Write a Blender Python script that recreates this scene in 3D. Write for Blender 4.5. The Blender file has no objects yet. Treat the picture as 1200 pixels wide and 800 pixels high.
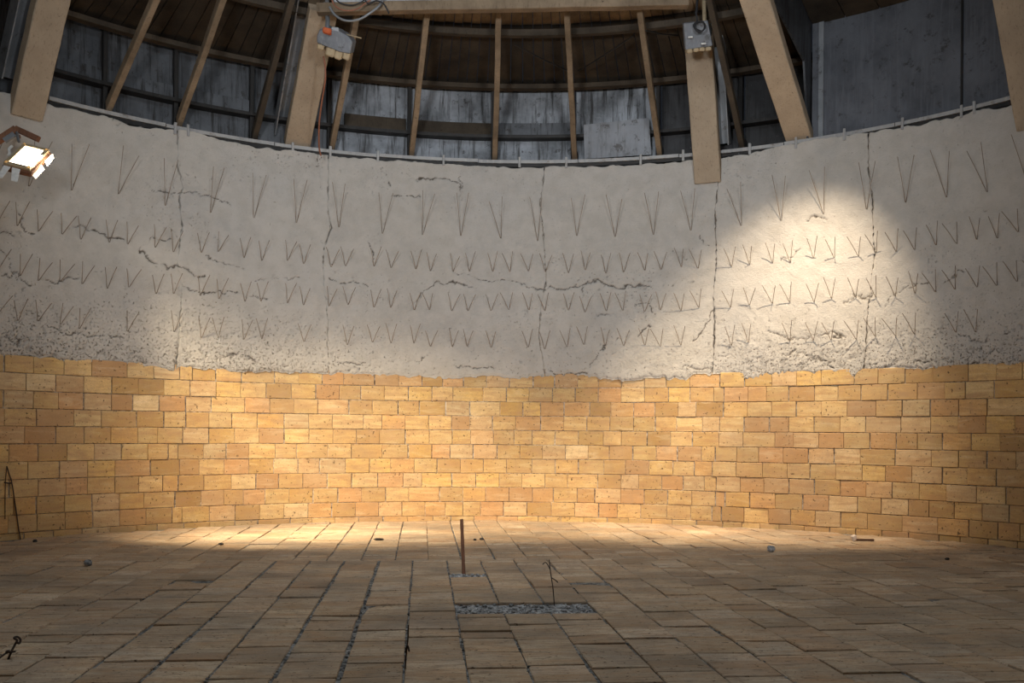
import bpy, bmesh, math, random
import numpy as np
from mathutils import Vector, Matrix

random.seed(7)
sc = bpy.context.scene
col = sc.collection

# ---------------------------------------------------------------- geometry of the place
R = 5.71            # inner radius of the lining
A = 5.43            # camera to axis of the vessel
F, CX, CY, ROLL = 1147.0, 600.0, 507.0, 0.0075
EYE = 1.0

# ---------------------------------------------------------------- camera
cd = bpy.data.cameras.new('camera')
cam = bpy.data.objects.new('camera', cd)
col.objects.link(cam)
cd.sensor_width = 36.0
cd.lens = F / 1200.0 * 36.0
cd.shift_y = (CY - 400.0) / 1200.0
cd.clip_start = 0.02
cam.matrix_world = Matrix.Translation((0, 0, EYE)) @ Matrix.Rotation(math.radians(90), 4, 'X') @ Matrix.Rotation(ROLL, 4, 'Z')
sc.camera = cam

# ---------------------------------------------------------------- world, lights, exposure
w = bpy.data.worlds.new('world'); sc.world = w
w.use_nodes = True
w.node_tree.nodes['Background'].inputs[0].default_value = (0.5, 0.6, 0.8, 1)
w.node_tree.nodes['Background'].inputs[1].default_value = 0.02
sc.view_settings.view_transform = 'Standard'
sc.view_settings.look = 'None'
sc.view_settings.gamma = 1.0
sc.view_settings.use_curve_mapping = False
sc.view_settings.exposure = 0.0

def cyl(phi, r, z):
    return Vector((r * math.sin(phi), A + r * math.cos(phi), z))

def spot(name, loc, target, energy, angle, blend, color, radius):
    l = bpy.data.lights.new(name, 'SPOT')
    l.energy = energy; l.spot_size = math.radians(angle); l.spot_blend = blend
    l.color = color; l.shadow_soft_size = radius
    o = bpy.data.objects.new(name, l); col.objects.link(o)
    o.location = loc
    o.rotation_euler = (Vector(target) - Vector(loc)).to_track_quat('-Z', 'Y').to_euler()
    return o

def area(name, loc, target, energy, sx, sy, color):
    l = bpy.data.lights.new(name, 'AREA')
    l.shape = 'RECTANGLE'; l.size = sx; l.size_y = sy; l.energy = energy; l.color = color
    o = bpy.data.objects.new(name, l); col.objects.link(o)
    o.location = loc
    o.rotation_euler = (Vector(target) - Vector(loc)).to_track_quat('-Z', 'Y').to_euler()
    return o

WARM = (1.0, 0.82, 0.56)
# daylight falling through the round opening in the middle of the roof
area('roof_opening_daylight', (0, A - 0.6, 5.95), (0, A + 0.5, 0), 112, 2.4, 2.4, (0.80, 0.90, 1.0))
# fill spots added, unseen, on the near side, above and behind the viewer
spot('near_side_fill', (-1.6, 0.9, 3.0), (0.1, 11.0, 3.4), 1120, 72, 1.0, (0.93, 0.96, 1.0), 0.35)
spot('near_side_fill', (1.8, 0.9, 3.0), (-0.6, 11.0, 3.4), 820, 70, 1.0, (0.93, 0.96, 1.0), 0.35)
# the flood high on the far side that throws the pool on the plaster
spot('right_flood', cyl(0.72, 4.2, 5.05), cyl(0.485, R, 0.65), 1450, 56, 1.0, (1.0, 0.82, 0.60), 0.04)

# ---------------------------------------------------------------- helpers
def ray(x, y):
    u, v = x - CX, CY - y
    c, s = math.cos(ROLL), math.sin(ROLL)
    return Vector(((u * c - v * s) / F, 1.0, (u * s + v * c) / F))

def on_wall(x, y, r=R):
    d = ray(x, y)
    a = d.x * d.x + 1; b = -2 * A; c = A * A - r * r
    Y = (-b + math.sqrt(b * b - 4 * a * c)) / (2 * a)
    X = d.x * Y
    return math.atan2(X, Y - A), EYE + d.z * Y

def on_floor(x, y, z=0.0):
    d = ray(x, y)
    k = (z - EYE) / d.z
    return Vector((d.x * k, k, z))

def at_depth(x, y, Y):
    d = ray(x, y)
    return Vector((d.x * Y, Y, EYE + d.z * Y))

def link(o, parent=None):
    col.objects.link(o)
    if parent is not None: o.parent = parent
    return o

def tag(o, label=None, cat=None, group=None, kind=None):
    if label: o['label'] = label
    if cat: o['category'] = cat
    if group: o['group'] = group
    if kind: o['kind'] = kind
    return o

def empty(name, loc=(0, 0, 0)):
    o = bpy.data.objects.new(name, None); o.location = loc; o.empty_display_size = 0.1
    return link(o)

def mesh_obj(name, verts, faces, mat, parent=None, smooth=False):
    me = bpy.data.meshes.new(name)
    me.from_pydata([tuple(v) for v in verts], [], faces)
    if mat is not None:
        for m in (mat if isinstance(mat, (list, tuple)) else [mat]): me.materials.append(m)
    if smooth:
        me.polygons.foreach_set('use_smooth', [True] * len(me.polygons))
    me.update()
    o = bpy.data.objects.new(name, me)
    link(o)
    if parent is not None:
        o.parent = parent
        o.matrix_parent_inverse = Matrix.Translation(parent.location).inverted() if parent.parent is None else Matrix.Translation(parent.matrix_world.translation).inverted()
    return o

def bm_obj(name, bm, mat, parent=None, smooth=False):
    bmesh.ops.recalc_face_normals(bm, faces=bm.faces)
    me = bpy.data.meshes.new(name); bm.to_mesh(me); bm.free()
    me.materials.append(mat)
    if smooth: me.polygons.foreach_set('use_smooth', [True] * len(me.polygons))
    o = bpy.data.objects.new(name, me); link(o)
    if parent is not None:
        o.parent = parent
        o.matrix_parent_inverse = Matrix.Translation(parent.location).inverted()
    return o

def add_box(bm, c, ex, ey, ez, bevel=0.0, jitter=0.0):
    """box from centre and three half-extent vectors"""
    c = Vector(c); vs = []
    for sx in (-1, 1):
        for sy in (-1, 1):
            for sz in (-1, 1):
                j = Vector((random.uniform(-1, 1), random.uniform(-1, 1), random.uniform(-1, 1))) * jitter
                vs.append(bm.verts.new(c + ex * sx + ey * sy + ez * sz + j))
    fs = [bm.faces.new([vs[i] for i in q]) for q in ((0, 1, 3, 2), (4, 6, 7, 5), (0, 4, 5, 1), (2, 3, 7, 6), (0, 2, 6, 4), (1, 5, 7, 3))]
    if bevel:
        es = list({e for f in fs for e in f.edges})
        bmesh.ops.bevel(bm, geom=es, offset=bevel, segments=1, affect='EDGES')

def add_bar(bm, p0, p1, wdt, dep, side, bevel=0.004, wob=0.0, n=1):
    """bar with width along SIDE, depth across; n pieces along it with a slight wobble"""
    p0, p1 = Vector(p0), Vector(p1)
    ax = (p1 - p0).normalized()
    side = (side - ax * side.dot(ax)).normalized()
    up = ax.cross(side).normalized()
    rings = []
    for i in range(n + 1):
        p = p0.lerp(p1, i / n)
        if 0 < i < n: p = p + side * random.uniform(-wob, wob) + up * random.uniform(-wob, wob)
        b = bevel
        prof = [(-1, -1, b, 0), (1, -1, -b, 0), (1, -1, 0, b), (1, 1, 0, -b), (1, 1, -b, 0), (-1, 1, b, 0), (-1, 1, 0, -b), (-1, -1, 0, b)]
        rings.append([bm.verts.new(p + side * (sx * wdt / 2 + dx) + up * (sy * dep / 2 + dy)) for sx, sy, dx, dy in prof])
    for a, b_ in zip(rings, rings[1:]):
        for k in range(8):
            bm.faces.new((a[k], a[(k + 1) % 8], b_[(k + 1) % 8], b_[k]))
    bm.faces.new(rings[0][::-1]); bm.faces.new(rings[-1])

def add_tube(bm, pts, rad, seg=6):
    pts = [Vector(p) for p in pts]
    rings = []
    prev = None
    for i, p in enumerate(pts):
        t = (pts[min(i + 1, len(pts) - 1)] - pts[max(i - 1, 0)]).normalized()
        ref = prev if prev is not None else (Vector((0, 0, 1)) if abs(t.z) < 0.9 else Vector((1, 0, 0)))
        n = (ref - t * ref.dot(t)).normalized(); prev = n
        b = t.cross(n)
        r = rad[i] if isinstance(rad, (list, tuple)) else rad
        rings.append([bm.verts.new(p + (n * math.cos(2 * math.pi * k / seg) + b * math.sin(2 * math.pi * k / seg)) * r) for k in range(seg)])
    for a, c in zip(rings, rings[1:]):
        for k in range(seg):
            bm.faces.new((a[k], a[(k + 1) % seg], c[(k + 1) % seg], c[k]))
    bm.faces.new(rings[0][::-1]); bm.faces.new(rings[-1])

def spline(pts, n=8):
    pts = [Vector(p) for p in pts]; out = []
    for i in range(len(pts) - 1):
        p0, p1, p2, p3 = pts[max(i - 1, 0)], pts[i], pts[i + 1], pts[min(i + 2, len(pts) - 1)]
        for k in range(n):
            t = k / n
            out.append(0.5 * ((2 * p1) + (p2 - p0) * t + (2 * p0 - 5 * p1 + 4 * p2 - p3) * t * t + (3 * p1 - p0 - 3 * p2 + p3) * t ** 3))
    out.append(pts[-1]); return out

def add_arc(bm, phi0, phi1, r0, r1, z0, z1, n, z0b=None, z1b=None):
    """bent bar: rectangular section r0..r1 x z0..z1 swept along phi"""
    rings = []
    for i in range(n + 1):
        p = phi0 + (phi1 - phi0) * i / n
        rings.append([bm.verts.new(cyl(p, r, z)) for r, z in ((r0, z0), (r1, z0 if z0b is None else z0b), (r1, z1 if z1b is None else z1b), (r0, z1))])
    for a, b in zip(rings, rings[1:]):
        for k in range(4):
            bm.faces.new((a[k], a[(k + 1) % 4], b[(k + 1) % 4], b[k]))
    bm.faces.new(rings[0][::-1]); bm.faces.new(rings[-1])

def tang(phi): return Vector((math.cos(phi), -math.sin(phi), 0))
def radial(phi): return Vector((math.sin(phi), math.cos(phi), 0))

# numpy value noise
def vnoise(x, y, seed=0):
    xi = np.floor(x).astype(np.int64); yi = np.floor(y).astype(np.int64)
    fx = x - xi; fy = y - yi
    fx = fx * fx * (3 - 2 * fx); fy = fy * fy * (3 - 2 * fy)
    def h(a, b):
        n = (a * 374761393 + b * 668265263 + seed * 974634777) & 0xFFFFFFFF
        n = ((n ^ (n >> 13)) * 1274126177) & 0xFFFFFFFF
        n = n ^ (n >> 16)
        return (n & 0xFFFF) / 65535.0
    a = h(xi, yi); b = h(xi + 1, yi); c = h(xi, yi + 1); d = h(xi + 1, yi + 1)
    return (a + (b - a) * fx) * (1 - fy) + (c + (d - c) * fx) * fy

def fbm(x, y, oct=4, seed=0):
    s = 0.0; amp = 0.5; tot = 0
    for i in range(oct):
        s = s + amp * vnoise(x * 2 ** i, y * 2 ** i, seed + i * 17); tot += amp; amp *= 0.5
    return s / tot

# ---------------------------------------------------------------- materials
class NT:
    def __init__(self, name):
        self.m = bpy.data.materials.new(name); self.m.use_nodes = True
        self.t = self.m.node_tree; self.n = self.t.nodes
        self.b = self.n['Principled BSDF']
    def node(self, kind, **kw):
        n = self.n.new(kind)
        for k, v in kw.items():
            if k.startswith('i_'):
                key = k[2:]
                n.inputs[int(key) if key.isdigit() else key].default_value = v
            else: setattr(n, k, v)
        return n
    def l(self, a, b): self.t.links.new(a, b)
    def math(self, op, a, b=None, clamp=False):
        n = self.n.new('ShaderNodeMath'); n.operation = op; n.use_clamp = clamp
        for i, v in enumerate((a, b)):
            if v is None: continue
            if isinstance(v, (int, float)): n.inputs[i].default_value = v
            else: self.l(v, n.inputs[i])
        return n.outputs[0]
    def ramp(self, fac, stops, interp='LINEAR'):
        n = self.n.new('ShaderNodeValToRGB'); n.color_ramp.interpolation = interp
        e = n.color_ramp.elements
        while len(e) < len(stops): e.new(0.5)
        for el, (p, c) in zip(e, stops):
            el.position = p; el.color = (c if len(c) == 4 else (*c, 1)) if isinstance(c, (tuple, list)) else (c, c, c, 1)
        self.l(fac, n.inputs[0]); return n.outputs[0]
    def mix(self, fac, a, b, mode='MIX'):
        n = self.n.new('ShaderNodeMix'); n.data_type = 'RGBA'; n.blend_type = mode
        for s, v in ((0, fac), (6, a), (7, b)):
            if isinstance(v, (int, float)): n.inputs[s].default_value = v
            elif isinstance(v, tuple): n.inputs[s].default_value = (*v, 1)
            else: self.l(v, n.inputs[s])
        return n.outputs[2]
    def bump(self, h, strength, dist, prev=None):
        n = self.n.new('ShaderNodeBump'); n.inputs['Strength'].default_value = strength; n.inputs['Distance'].default_value = dist
        self.l(h, n.inputs['Height'])
        if prev is not None: self.l(prev, n.inputs['Normal'])
        return n.outputs[0]
    def noise(self, vec, scale, detail=4, rough=0.55, dist=0.0):
        n = self.node('ShaderNodeTexNoise'); n.inputs['Scale'].default_value = scale; n.inputs['Detail'].default_value = detail
        n.inputs['Roughness'].default_value = rough; n.inputs['Distortion'].default_value = dist
        self.l(vec, n.inputs['Vector']); return n.outputs[0]
    def mapping(self, vec, scale=(1, 1, 1), loc=None):
        n = self.node('ShaderNodeMapping'); n.inputs['Scale'].default_value = scale
        self.l(vec, n.inputs['Vector'])
        if loc is not None: self.l(loc, n.inputs['Location'])
        return n.outputs[0]
    def out(self, colr, rough=0.9, normal=None, metal=0.0, spec=0.25):
        if isinstance(colr, tuple): self.b.inputs['Base Color'].default_value = (*colr, 1)
        else: self.l(colr, self.b.inputs['Base Color'])
        if isinstance(rough, (int, float)): self.b.inputs['Roughness'].default_value = rough
        else: self.l(rough, self.b.inputs['Roughness'])
        self.b.inputs['Metallic'].default_value = metal
        self.b.inputs['Specular IOR Level'].default_value = spec
        if normal is not None: self.l(normal, self.b.inputs['Normal'])
        return self.m

def mat_brick(name, stops, dust, dustcol, streak_axis, grime, wear=False):
    g = NT(name)
    tc = g.node('ShaderNodeTexCoord').outputs['Object']
    oi = g.node('ShaderNodeObjectInfo').outputs['Random']
    isl = g.node('ShaderNodeNewGeometry').outputs['Random Per Island']
    rnd = g.math('FRACT', g.math('ADD', oi, isl))
    off = g.node('ShaderNodeCombineXYZ')
    g.l(g.math('MULTIPLY', rnd, 91.0), off.inputs[0]); g.l(g.math('MULTIPLY', rnd, 57.0), off.inputs[1]); g.l(g.math('MULTIPLY', rnd, 33.0), off.inputs[2])
    add = g.node('ShaderNodeVectorMath', operation='ADD'); g.l(tc, add.inputs[0]); g.l(off.outputs[0], add.inputs[1])
    v = add.outputs[0]
    base = g.ramp(rnd, stops)
    val = g.node('ShaderNodeVectorMath', operation='SCALE'); g.l(base, val.inputs[0])
    g.l(g.math('ADD', g.math('MULTIPLY', g.math('FRACT', g.math('MULTIPLY', rnd, 13.7)), 0.34), 0.76), val.inputs['Scale'])
    base = val.outputs[0]
    # strata: stretched noise along the length of the brick
    sv = g.mapping(v, streak_axis)
    st = g.noise(sv, 9, 5, 0.6, 0.8)
    base = g.mix(g.ramp(st, [(0.42, 0.0), (0.68, 0.75)]), base, (0.46, 0.255, 0.12))
    base = g.mix(g.ramp(st, [(0.28, 0.45), (0.45, 0.0)]), base, (0.74, 0.58, 0.38))
    fine = g.noise(v, 95, 4, 0.75)
    mid = g.noise(v, 16, 4, 0.7)
    base = g.mix(g.ramp(mid, [(0.50, 0.0), (0.72, 0.45)]), base, (0.40, 0.25, 0.135))
    base = g.mix(g.ramp(fine, [(0.32, 0.42), (0.62, 0.0)]), base, (0.30, 0.19, 0.10))
    cl = g.noise(v, 5, 3, 0.5)
    base = g.mix(g.ramp(cl, [(0.42, 0.0), (0.75, dust)]), base, dustcol)
    pos = g.node('ShaderNodeNewGeometry').outputs['Position']
    stain = g.noise(pos, 1.3, 6, 0.65)
    base = g.mix(g.ramp(stain, [(0.44, 0.0), (0.66, grime)]), base, tuple(c * 0.42 for c in dustcol))
    if wear:
        ws = g.noise(g.mapping(v, (3.0, 26.0, 3.0)), 3.2, 4, 0.7)
        base = g.mix(g.ramp(ws, [(0.53, 0.0), (0.66, 0.75)]), base, (0.17, 0.12, 0.08))
        base = g.mix(g.ramp(g.noise(pos, 9, 5, 0.7), [(0.56, 0.0), (0.72, 0.55)]), base, (0.20, 0.165, 0.13))
        base = g.mix(g.ramp(g.noise(pos, 60, 2, 0.5), [(0.68, 0.0), (0.74, 0.7)]), base, (0.07, 0.055, 0.04))
    # odd pits
    pit = g.noise(v, 42, 2, 0.5)
    pm = g.ramp(pit, [(0.665, 0.0), (0.705, 1.0)])
    base = g.mix(g.math('MULTIPLY', pm, 0.8), base, (0.10, 0.065, 0.04))
    h = g.math('SUBTRACT', g.math('MULTIPLY', g.math('ADD', st, fine), 0.3), pm)
    return g.out(base, 0.92, g.bump(h, 0.7, 0.005), spec=0.15)

BR = [(0.0, (0.52, 0.318, 0.114)), (0.12, (0.64, 0.414, 0.166)), (0.26, (0.72, 0.498, 0.222)), (0.40, (0.60, 0.377, 0.133)), (0.48, (0.74, 0.530, 0.255)),
      (0.58, (0.70, 0.451, 0.144)), (0.70, (0.60, 0.327, 0.141)), (0.80, (0.76, 0.571, 0.311)), (0.90, (0.56, 0.318, 0.141)), (1.0, (0.68, 0.442, 0.173))]
M_BRICK = mat_brick('firebrick', BR, 0.2, (0.62, 0.47, 0.31), (0.35, 0.35, 2.2), 0.30)
FL = [(0.0, (0.44, 0.325, 0.21)), (0.18, (0.53, 0.41, 0.275)), (0.36, (0.64, 0.505, 0.355)), (0.52, (0.48, 0.36, 0.235)),
      (0.66, (0.60, 0.465, 0.315)), (0.80, (0.47, 0.325, 0.21)), (0.92, (0.68, 0.56, 0.415)), (1.0, (0.55, 0.42, 0.285))]
M_FLOOR = mat_brick('dusty_floor_brick', FL, 0.45, (0.44, 0.37, 0.29), (0.35, 2.0, 0.35), 0.6, True)

def mat_plaster():
    g = NT('refractory_plaster')
    tc = g.node('ShaderNodeTexCoord').outputs['Object']
    big = g.noise(tc, 0.7, 4, 0.55)
    c = g.ramp(big, [(0.3, (0.46, 0.43, 0.385)), (0.5, (0.51, 0.475, 0.425)), (0.7, (0.48, 0.455, 0.42))])
    med = g.noise(tc, 7, 5, 0.6)
    c = g.mix(g.ramp(med, [(0.35, 0.35), (0.6, 0.0)]), c, (0.36, 0.325, 0.28))
    dark = g.noise(tc, 26, 3, 0.65)
    c = g.mix(g.ramp(dark, [(0.70, 0.0), (0.78, 0.5)]), c, (0.24, 0.205, 0.17))
    at = g.node('ShaderNodeAttribute', attribute_name='crack').outputs['Fac']
    c = g.mix(at, c, (0.055, 0.04, 0.028))
    # scratches and blotches left by the tools
    scr = g.noise(g.mapping(tc, (5, 5, 22)), 4.0, 5, 0.75, 1.2)
    c = g.mix(g.ramp(scr, [(0.60, 0.0), (0.74, 0.45)]), c, (0.27, 0.235, 0.195))
    blo = g.noise(tc, 2.6, 5, 0.7)
    c = g.mix(g.ramp(blo, [(0.52, 0.0), (0.70, 0.45)]), c, (0.37, 0.355, 0.335))
    rg = g.node('ShaderNodeAttribute', attribute_name='rough').outputs['Fac']
    pv = g.math('ADD', g.noise(tc, 52, 5, 0.72, 0.2), g.math('MULTIPLY', rg, 0.11))
    pmask = g.ramp(pv, [(0.665, 0.0), (0.71, 1.0)])
    c = g.mix(g.math('MULTIPLY', pmask, 0.75), c, (0.15, 0.115, 0.085))
    # arcs left by the trowel
    wv = g.node('ShaderNodeTexWave'); wv.wave_type = 'RINGS'; wv.rings_direction = 'Y'
    wv.inputs['Scale'].default_value = 9.0; wv.inputs['Distortion'].default_value = 9.0; wv.inputs['Detail'].default_value = 3; wv.inputs['Detail Scale'].default_value = 0.6
    g.l(tc, wv.inputs['Vector'])
    b1 = g.bump(g.noise(tc, 14, 8, 0.75), 0.5, 0.012)
    b2 = g.bump(scr, 0.45, 0.010, g.bump(wv.outputs['Fac'], 0.06, 0.005, b1))
    b3 = g.bump(g.noise(tc, 62, 4, 0.75), 0.75, 0.006, b2)
    b4 = g.bump(g.math('SUBTRACT', 1.0, pmask), 0.9, 0.012, b3)
    return g.out(c, 0.95, b4, spec=0.12)
M_PLASTER = mat_plaster()

def mat_mortar(name, c0, c1, bumpd=0.006):
    g = NT(name)
    tc = g.node('ShaderNodeTexCoord').outputs['Object']
    n = g.noise(tc, 26, 5, 0.7)
    c = g.ramp(n, [(0.36, tuple(x * 0.3 for x in c0)), (0.46, c0), (0.62, c1)])  # in joint mortar the darkest tone stands in for shade in deep gaps
    return g.out(c, 0.95, g.bump(g.noise(tc, 90, 4, 0.7), 0.8, bumpd), spec=0.1)
M_MORTAR = mat_mortar('joint_mortar', (0.26, 0.22, 0.17), (0.56, 0.50, 0.42))
M_BED = mat_mortar('grey_bedding_mortar', (0.13, 0.125, 0.115), (0.36, 0.345, 0.315), 0.01)
M_GRAVEL = mat_mortar('pale_gravel', (0.24, 0.235, 0.225), (0.56, 0.55, 0.53), 0.01)
M_STONE = mat_mortar('grey_stone', (0.22, 0.22, 0.22), (0.5, 0.5, 0.5))
M_DARKSTONE = mat_mortar('dark_stone', (0.03, 0.027, 0.025), (0.10, 0.09, 0.08))

def mat_wood(name, c0, c1, c2, axis=(1, 1, 1)):
    g = NT(name)
    tc = g.node('ShaderNodeTexCoord').outputs['Object']
    oi = g.node('ShaderNodeObjectInfo').outputs['Random']
    n1 = g.noise(tc, 3, 5, 0.65)
    c = g.ramp(n1, [(0.3, c0), (0.65, c1)])
    n2 = g.noise(g.mapping(tc, (1.0, 1.0, 0.18)), 60, 4, 0.7)
    c = g.mix(g.ramp(n2, [(0.56, 0.0), (0.72, 0.75)]), c, c2)
    sc_ = g.noise(tc, 22, 3, 0.6)
    c = g.mix(g.ramp(sc_, [(0.69, 0.0), (0.73, 0.7)]), c, tuple(x * 0.6 for x in c2))
    bright = g.math('ADD', g.math('MULTIPLY', oi, 0.3), 0.85)
    mm = g.node('ShaderNodeVectorMath', operation='SCALE'); g.l(c, mm.inputs[0]); g.l(bright, mm.inputs['Scale'])
    return g.out(mm.outputs[0], 0.85, g.bump(n2, 0.4, 0.004), spec=0.2)
M_STRUT = mat_wood('dusty_timber', (0.33, 0.26, 0.185), (0.42, 0.335, 0.24), (0.17, 0.125, 0.085))
M_RAFTER = mat_wood('aged_rafter_timber', (0.12, 0.088, 0.057), (0.25, 0.185, 0.122), (0.06, 0.042, 0.027))
M_BOARD = mat_wood('dark_roof_board', (0.020, 0.015, 0.011), (0.050, 0.037, 0.024), (0.015, 0.011, 0.008))  # darkest timber, used for most roof boards
M_LITBOARD = mat_wood('lit_roof_board', (0.10, 0.072, 0.045), (0.24, 0.175, 0.11), (0.03, 0.022, 0.015))  # light on the inner middle boards painted in as a paler tone
M_PURLIN = mat_wood('dark_purlin', (0.03, 0.024, 0.018), (0.07, 0.054, 0.038), (0.025, 0.019, 0.014))
M_PALEBOARD = mat_wood('limewashed_board', (0.30, 0.31, 0.32), (0.45, 0.46, 0.47), (0.12, 0.11, 0.10))

def mat_steel(name, c0, c1, rust, streak, rough=0.55, metal=0.35):
    g = NT(name)
    tc = g.node('ShaderNodeTexCoord').outputs['Object']
    n1 = g.noise(tc, 2.2, 6, 0.65)
    c = g.ramp(n1, [(0.32, c0), (0.66, c1)])
    n2 = g.noise(g.mapping(tc, (7, 7, 0.5)), 3, 5, 0.7)
    c = g.mix(g.ramp(n2, [(0.50, 0.0), (0.66, 0.9)]), c, streak)
    n3 = g.noise(tc, 9, 6, 0.75)
    c = g.mix(g.ramp(n3, [(0.57, 0.0), (0.66, 0.8)]), c, rust)
    n4 = g.noise(tc, 70, 2, 0.5)
    c = g.mix(g.ramp(n4, [(0.76, 0.0), (0.80, 0.6)]), c, (0.45, 0.46, 0.48))
    return g.out(c, rough, g.bump(n1, 0.2, 0.01), metal=metal, spec=0.4)
M_SHELL_DARK = mat_steel('dark_stained_steel', (0.05, 0.052, 0.056), (0.12, 0.127, 0.137), (0.025, 0.019, 0.014), (0.02, 0.018, 0.016))
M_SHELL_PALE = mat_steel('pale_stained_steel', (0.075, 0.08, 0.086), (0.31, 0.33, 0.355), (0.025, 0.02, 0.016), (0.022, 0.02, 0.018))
M_SHELL_BLACK = mat_steel('black_steel', (0.018, 0.017, 0.017), (0.045, 0.045, 0.047), (0.012, 0.010, 0.008), (0.01, 0.009, 0.008))
M_LEAN = mat_steel('plain_grey_sheet', (0.14, 0.145, 0.155), (0.21, 0.22, 0.235), (0.06, 0.055, 0.05), (0.12, 0.12, 0.12))
M_SHEET = mat_steel('smooth_blue_grey_sheet', (0.065, 0.068, 0.077), (0.125, 0.13, 0.145), (0.035, 0.032, 0.03), (0.12, 0.125, 0.14))
M_CHANNEL = mat_steel('grey_steel_channel', (0.15, 0.16, 0.17), (0.27, 0.28, 0.29), (0.06, 0.05, 0.04), (0.2, 0.2, 0.2))
M_RAIL = mat_steel('galvanised_rail', (0.26, 0.255, 0.25), (0.38, 0.375, 0.36), (0.18, 0.15, 0.12), (0.4, 0.38, 0.36), metal=0.2)
M_BLACK = mat_steel('blackened_angle_steel', (0.012, 0.011, 0.010), (0.028, 0.026, 0.024), (0.04, 0.027, 0.018), (0.03, 0.027, 0.025))
M_HOUSING = mat_steel('grey_lamp_housing', (0.12, 0.128, 0.14), (0.22, 0.23, 0.25), (0.06, 0.055, 0.05), (0.24, 0.25, 0.26), metal=0.15)
M_RUST = mat_steel('rust_brown_steel', (0.15, 0.07, 0.04), (0.24, 0.11, 0.06), (0.06, 0.03, 0.02), (0.12, 0.06, 0.035), rough=0.8, metal=0.1)
M_ANCHOR = mat_steel('anchor_wire', (0.21, 0.165, 0.125), (0.32, 0.255, 0.19), (0.16, 0.10, 0.065), (0.15, 0.11, 0.08), rough=0.6, metal=0.3)

def mat_plain(name, c, rough=0.6, spec=0.3, metal=0.0):
    g = NT(name)
    tc = g.node('ShaderNodeTexCoord').outputs['Object']
    n = g.noise(tc, 40, 4, 0.6)
    return g.out(g.ramp(n, [(0.3, tuple(x * 0.75 for x in c)), (0.7, c)]), rough, g.bump(n, 0.2, 0.003), metal=metal, spec=spec)
M_CABLE = mat_plain('black_cable', (0.03, 0.03, 0.032))
M_ORANGE = mat_plain('orange_red_plastic', (0.55, 0.12, 0.04))
M_COPPER = mat_plain('brown_flex', (0.30, 0.12, 0.07))
M_CREAM = mat_plain('cream_lamp_parts', (0.45, 0.35, 0.22), 0.9)  # cream of the fins is warm lamp light put into the colour
M_WHITEP = mat_plain('white_enamel', (0.75, 0.73, 0.68), 0.35)
M_BEZEL = mat_plain('warm_lit_bezel', (0.62, 0.50, 0.32), 0.35, 0.5, 0.5)  # gold tone is the panel's warm light painted onto the frame
M_CHIP = mat_plain('pale_chip', (0.75, 0.62, 0.52), 0.9)
M_STICK = mat_plain('dark_stick', (0.10, 0.05, 0.03), 0.9)
M_WIRE = mat_plain('rusted_tie_wire', (0.06, 0.04, 0.03), 0.8)

def mat_emit(name, c, s):
    g = NT(name)
    g.b.inputs['Base Color'].default_value = (0.9, 0.85, 0.75, 1)
    g.b.inputs['Emission Color'].default_value = (*c, 1); g.b.inputs['Emission Strength'].default_value = s
    return g.m
M_LED = mat_emit('lit_led_panel', (1.0, 0.86, 0.62), 22)

# ---------------------------------------------------------------- walls: three visible bays and the near side
PH_L = on_wall(215, 500)[0]; PH_R = on_wall(839, 500)[0]
PH0, PH1 = -1.16, 1.16

def wall_shell(name, p0, p1, mat, label, z0=-0.12, z1=3.98, r0=R + 0.0135, r1=R + 0.30):
    bm = bmesh.new()
    n = max(6, int(abs(p1 - p0) / 0.045))
    add_arc(bm, p0, p1, r0, r1, z0, z1, n)
    o = bm_obj(name, bm, mat)
    return tag(o, label, 'wall', kind='structure')

walls = {
    'left': wall_shell('wall_left', PH0, PH_L, M_MORTAR, 'curved kiln wall bay behind the lit floodlight, brick below and rough plaster above'),
    'back': wall_shell('wall_back', PH_L, PH_R, M_MORTAR, 'middle bay of the curved kiln wall, firebrick below and grey plaster above'),
    'right': wall_shell('wall_right', PH_R, PH1, M_MORTAR, 'curved kiln wall bay with the warm light pool, brick below and pitted plaster above'),
}
# near side of the vessel, behind the viewer
bm = bmesh.new()
add_arc(bm, PH1, 2 * math.pi + PH0, R, R + 0.3, -0.12, 1.65, 60)
o = bm_obj('wall_front', bm, M_BRICK); tag(o, 'near side of the round kiln wall, brick lined at the bottom', 'wall', kind='structure')
bm = bmesh.new()
add_arc(bm, PH1, 2 * math.pi + PH0, R, R + 0.3, 1.65, 5.0, 60)
o2 = bm_obj('plaster_lining', bm, M_PLASTER, o)

def bay(phi):
    return walls['left'] if phi < PH_L else (walls['back'] if phi < PH_R else walls['right'])

# bricks: a handful of shared meshes, each object its own brick
BW, BH, GAP = 0.257, 0.1625, 0.005
def brick_mesh(i):
    rs = random.Random(100 + i)
    hw, hh, dp = 0.5 * BW, 0.5 * BH - 0.5 * GAP, 0.06
    bv = 0.0035
    def ring(y, ins, j):
        return [(sx * (hw - ins) + rs.uniform(-j, j), y, sz * (hh - ins) + rs.uniform(-j, j)) for sx, sz in ((-1, -1), (1, -1), (1, 1), (-1, 1))]
    front = ring(0, bv, 0.0022)
    if i % 3 == 0:                                   # a chipped corner
        k = rs.randrange(4); x, y, z = front[k]
        front[k] = (x * 0.93, 0.002, z * 0.88)
    v = front + ring(0.004, 0, 0.0012) + ring(dp, 0.0, 0)
    f = [(0, 1, 2, 3)]
    for a in (0, 4):
        for k in range(4):
            f.append((a + k, a + 4 + k, a + 4 + (k + 1) % 4, a + (k + 1) % 4))
    me = bpy.data.meshes.new('brick'); me.from_pydata(v, [], f); me.materials.append(M_BRICK); me.update()
    return me
brick_meshes = [brick_mesh(i) for i in range(10)]

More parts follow.
